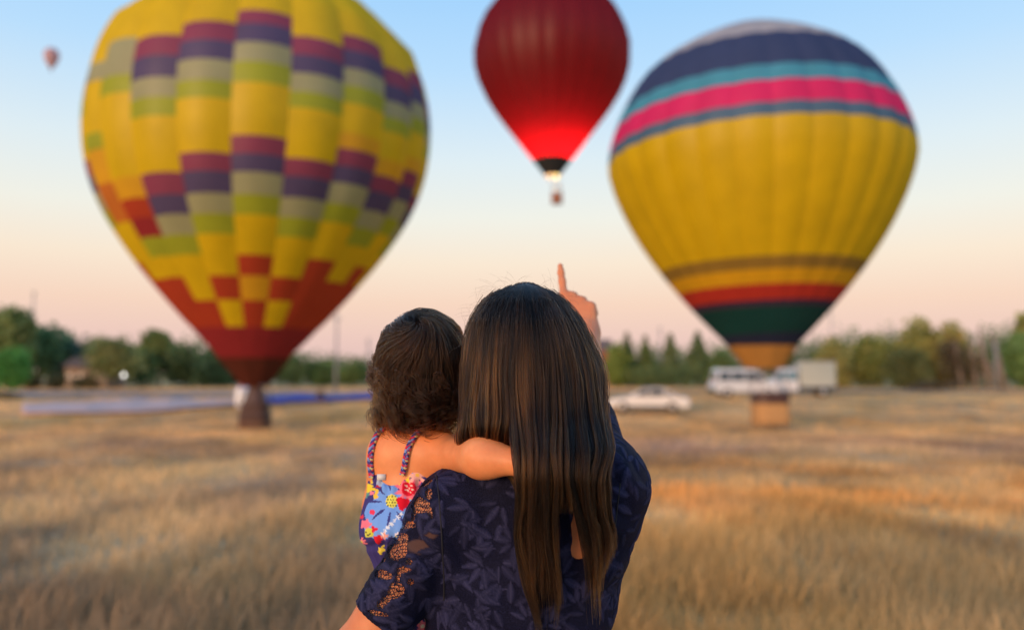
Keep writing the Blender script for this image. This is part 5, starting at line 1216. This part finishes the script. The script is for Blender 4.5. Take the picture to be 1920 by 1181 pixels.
def child_hair():
    r = np.random.default_rng(9); n = 9000; K = 36
    wh = np.array((math.sin(-.05), -.62, .72)); wh /= np.linalg.norm(wh)                 # whorl on the back of the crown
    e1 = np.cross(wh, (0, 0, 1.0)); e1 /= np.linalg.norm(e1); e2 = np.cross(wh, e1)
    ph = r.random(n) * 2 * np.pi; th0 = np.arccos(1 - r.random(n) * 1.25)                # root angle from the whorl
    ncl = 190; cph, cth = r.random(ncl) * 2 * np.pi, np.arccos(1 - r.random(ncl) * 1.25)
    P0 = np.stack([np.sin(th0) * np.cos(ph), np.sin(th0) * np.sin(ph), np.cos(th0)], 1); Pc = np.stack([np.sin(cth) * np.cos(cph), np.sin(cth) * np.sin(cph), np.cos(cth)], 1)
    ci = (P0 @ Pc.T).argmax(1)
    face = (np.outer(np.sin(th0) * np.cos(ph), e1) + np.outer(np.sin(th0) * np.sin(ph), e2) + np.outer(np.cos(th0), wh)); ok = ~((face[:, 1] > .45) & (face[:, 2] < .45)) & (face[:, 2] > -.62)
    ph, th0, ci = ph[ok], th0[ok], ci[ok]; n = len(ph)
    L = (.050 + .050 * r.random(n)) * (1 + .25 * (th0 > 1.0)); s = np.linspace(0, 1, K)[None]
    rad_ = (CS[0] + .0045 + .010 * r.random(n))[:, None] + .006 * np.sin(ci * 1.7)[:, None] * s
    th = th0[:, None] + L[:, None] * s / rad_ * .95; phs = ph[:, None] + 1.1 * np.exp(-th * 2.6) * 2.2
    def sph(th, ph): return np.sin(th)[..., None] * (np.cos(ph)[..., None] * e1 + np.sin(ph)[..., None] * e2) + np.cos(th)[..., None] * wh
    d = sph(np.minimum(th, 2.6), phs)
    g = np.array(CS) / CS[0]; S = CC + d * g * rad_[..., None]
    # where the head turns under, hair hangs and curls
    z_lim = (CC[2] - CS[2] * (.05 + .6 * r.random(n)))[:, None]; below = np.cumsum(np.clip(S[..., 2] < z_lim, 0, 1), 1) / K
    hang = below * L[:, None]; hmax = np.maximum(z_lim - P(780, 800, 1.25)[2] + .010 * r.normal(size=(n, 1)), .006); hang = hmax * np.tanh(hang / hmax)
    out = d.copy(); out[..., 2] = 0; out /= np.linalg.norm(out, axis=-1, keepdims=True) + 1e-6
    first = np.argmax(S[..., 2] < z_lim, axis=1); anyb = (S[..., 2] < z_lim).any(1); base = S[np.arange(n), first]
    free = np.where((below > 0)[..., None], base[:, None] + out * (.004 * below[..., None]) + np.stack([0 * hang, 0 * hang, -hang * .92], -1), S); S = np.where(anyb[:, None, None], free, S)
    cnt_ = np.bincount(ci, minlength=190)[:, None, None] + 1e-6; mean = np.zeros((190, K, 3)); np.add.at(mean, ci, S); mean = mean / cnt_; S = S + (mean[ci] - S) * (.78 * sm(.15, 1.0, s))[..., None]
    cs = r.random(190) * 6.28; fr = 55 + 45 * r.random(190); am = (.0040 + .0080 * r.random(190)); w = sm(.12, 1.0, s) * (.55 + 1.6 * below); arc = s * L[:, None]
    a = cs[ci][:, None] + fr[ci][:, None] * 1.15 * arc * 1.2 + .22 * r.normal(size=(n, 1))
    tang = np.cross(out, np.array((0, 0, 1.0))); S = S + tang * (np.cos(a) * am[ci][:, None] * w)[..., None] + out * (np.sin(a) * am[ci][:, None] * w * .65)[..., None]
    S = S + np.array((0, 0, 1.0)) * (np.sin(a * 1.0) * am[ci][:, None] * w * .55)[..., None] + r.normal(size=(n, 1, 3)) * .0012 * s[..., None]
    gold = (r.random(190) ** 4)[ci] * .9; side = sm(.1, -.9, d[:, K // 2, 0]); gold = np.clip(gold * .30 + side * .34 * r.random(n), 0, 1) + .6 * np.exp(-((th0 - .18) / .12) ** 2) * (np.cos(ph - 2.2) > .3) * (r.random(n) < .7)  # strands on the left tinted gold: sun-lit edge painted into their colour
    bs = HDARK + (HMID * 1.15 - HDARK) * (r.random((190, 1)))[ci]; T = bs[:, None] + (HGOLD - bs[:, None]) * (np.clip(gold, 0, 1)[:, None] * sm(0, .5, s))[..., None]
    # loose ringlets along the nape and the left side
    m = 230; grp = r.integers(0, 60, m); ga_ = np.concatenate([r.uniform(-1.9, .9, 42), r.uniform(-1.8, -1.2, 18)])[grp]; hz = np.concatenate([r.uniform(-.80, .05, 42), r.uniform(-.35, .25, 18)])[grp]
    o3 = np.stack([np.sin(ga_), -np.cos(ga_), 0 * ga_], 1); b3 = CC + o3 * np.array(CS) * np.sqrt(np.clip(1 - hz ** 2, 0, 1))[:, None] * 1.04 + np.array((0, 0, 1.0)) * (hz * CS[2])[:, None]
    L3 = r.uniform(.022, .050, 60)[grp][:, None]; R3 = r.uniform(.005, .0105, 60)[grp][:, None]; tw = r.uniform(5, 12, 60)[grp][:, None] * np.sign(r.random(60) - .5)[grp][:, None]; p3 = r.uniform(0, 6.28, 60)[grp][:, None]
    t3 = np.linspace(0, 1, K)[None]; tg = np.stack([np.cos(ga_), np.sin(ga_), 0 * ga_], 1); an = p3 + tw * t3; rr3 = R3 * sm(0, .45, t3)
    S3 = b3[:, None] + o3[:, None] * (.010 + rr3 * (1 + np.sin(an)) * .8)[..., None] + tg[:, None] * (rr3 * np.cos(an))[..., None] + np.array((0, 0, 1.0)) * (-L3 * t3 * .75 + rr3 * np.sin(an) * .8)[..., None] + r.normal(size=(m, 1, 3)) * .0011
    T3 = np.ones((m, K, 1)) * (HDARK + (HMID * 2.2 - HDARK) * r.random((60, 1))[grp])[:, None]
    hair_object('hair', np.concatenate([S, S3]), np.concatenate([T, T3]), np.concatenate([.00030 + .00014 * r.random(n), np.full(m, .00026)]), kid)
child_hair()
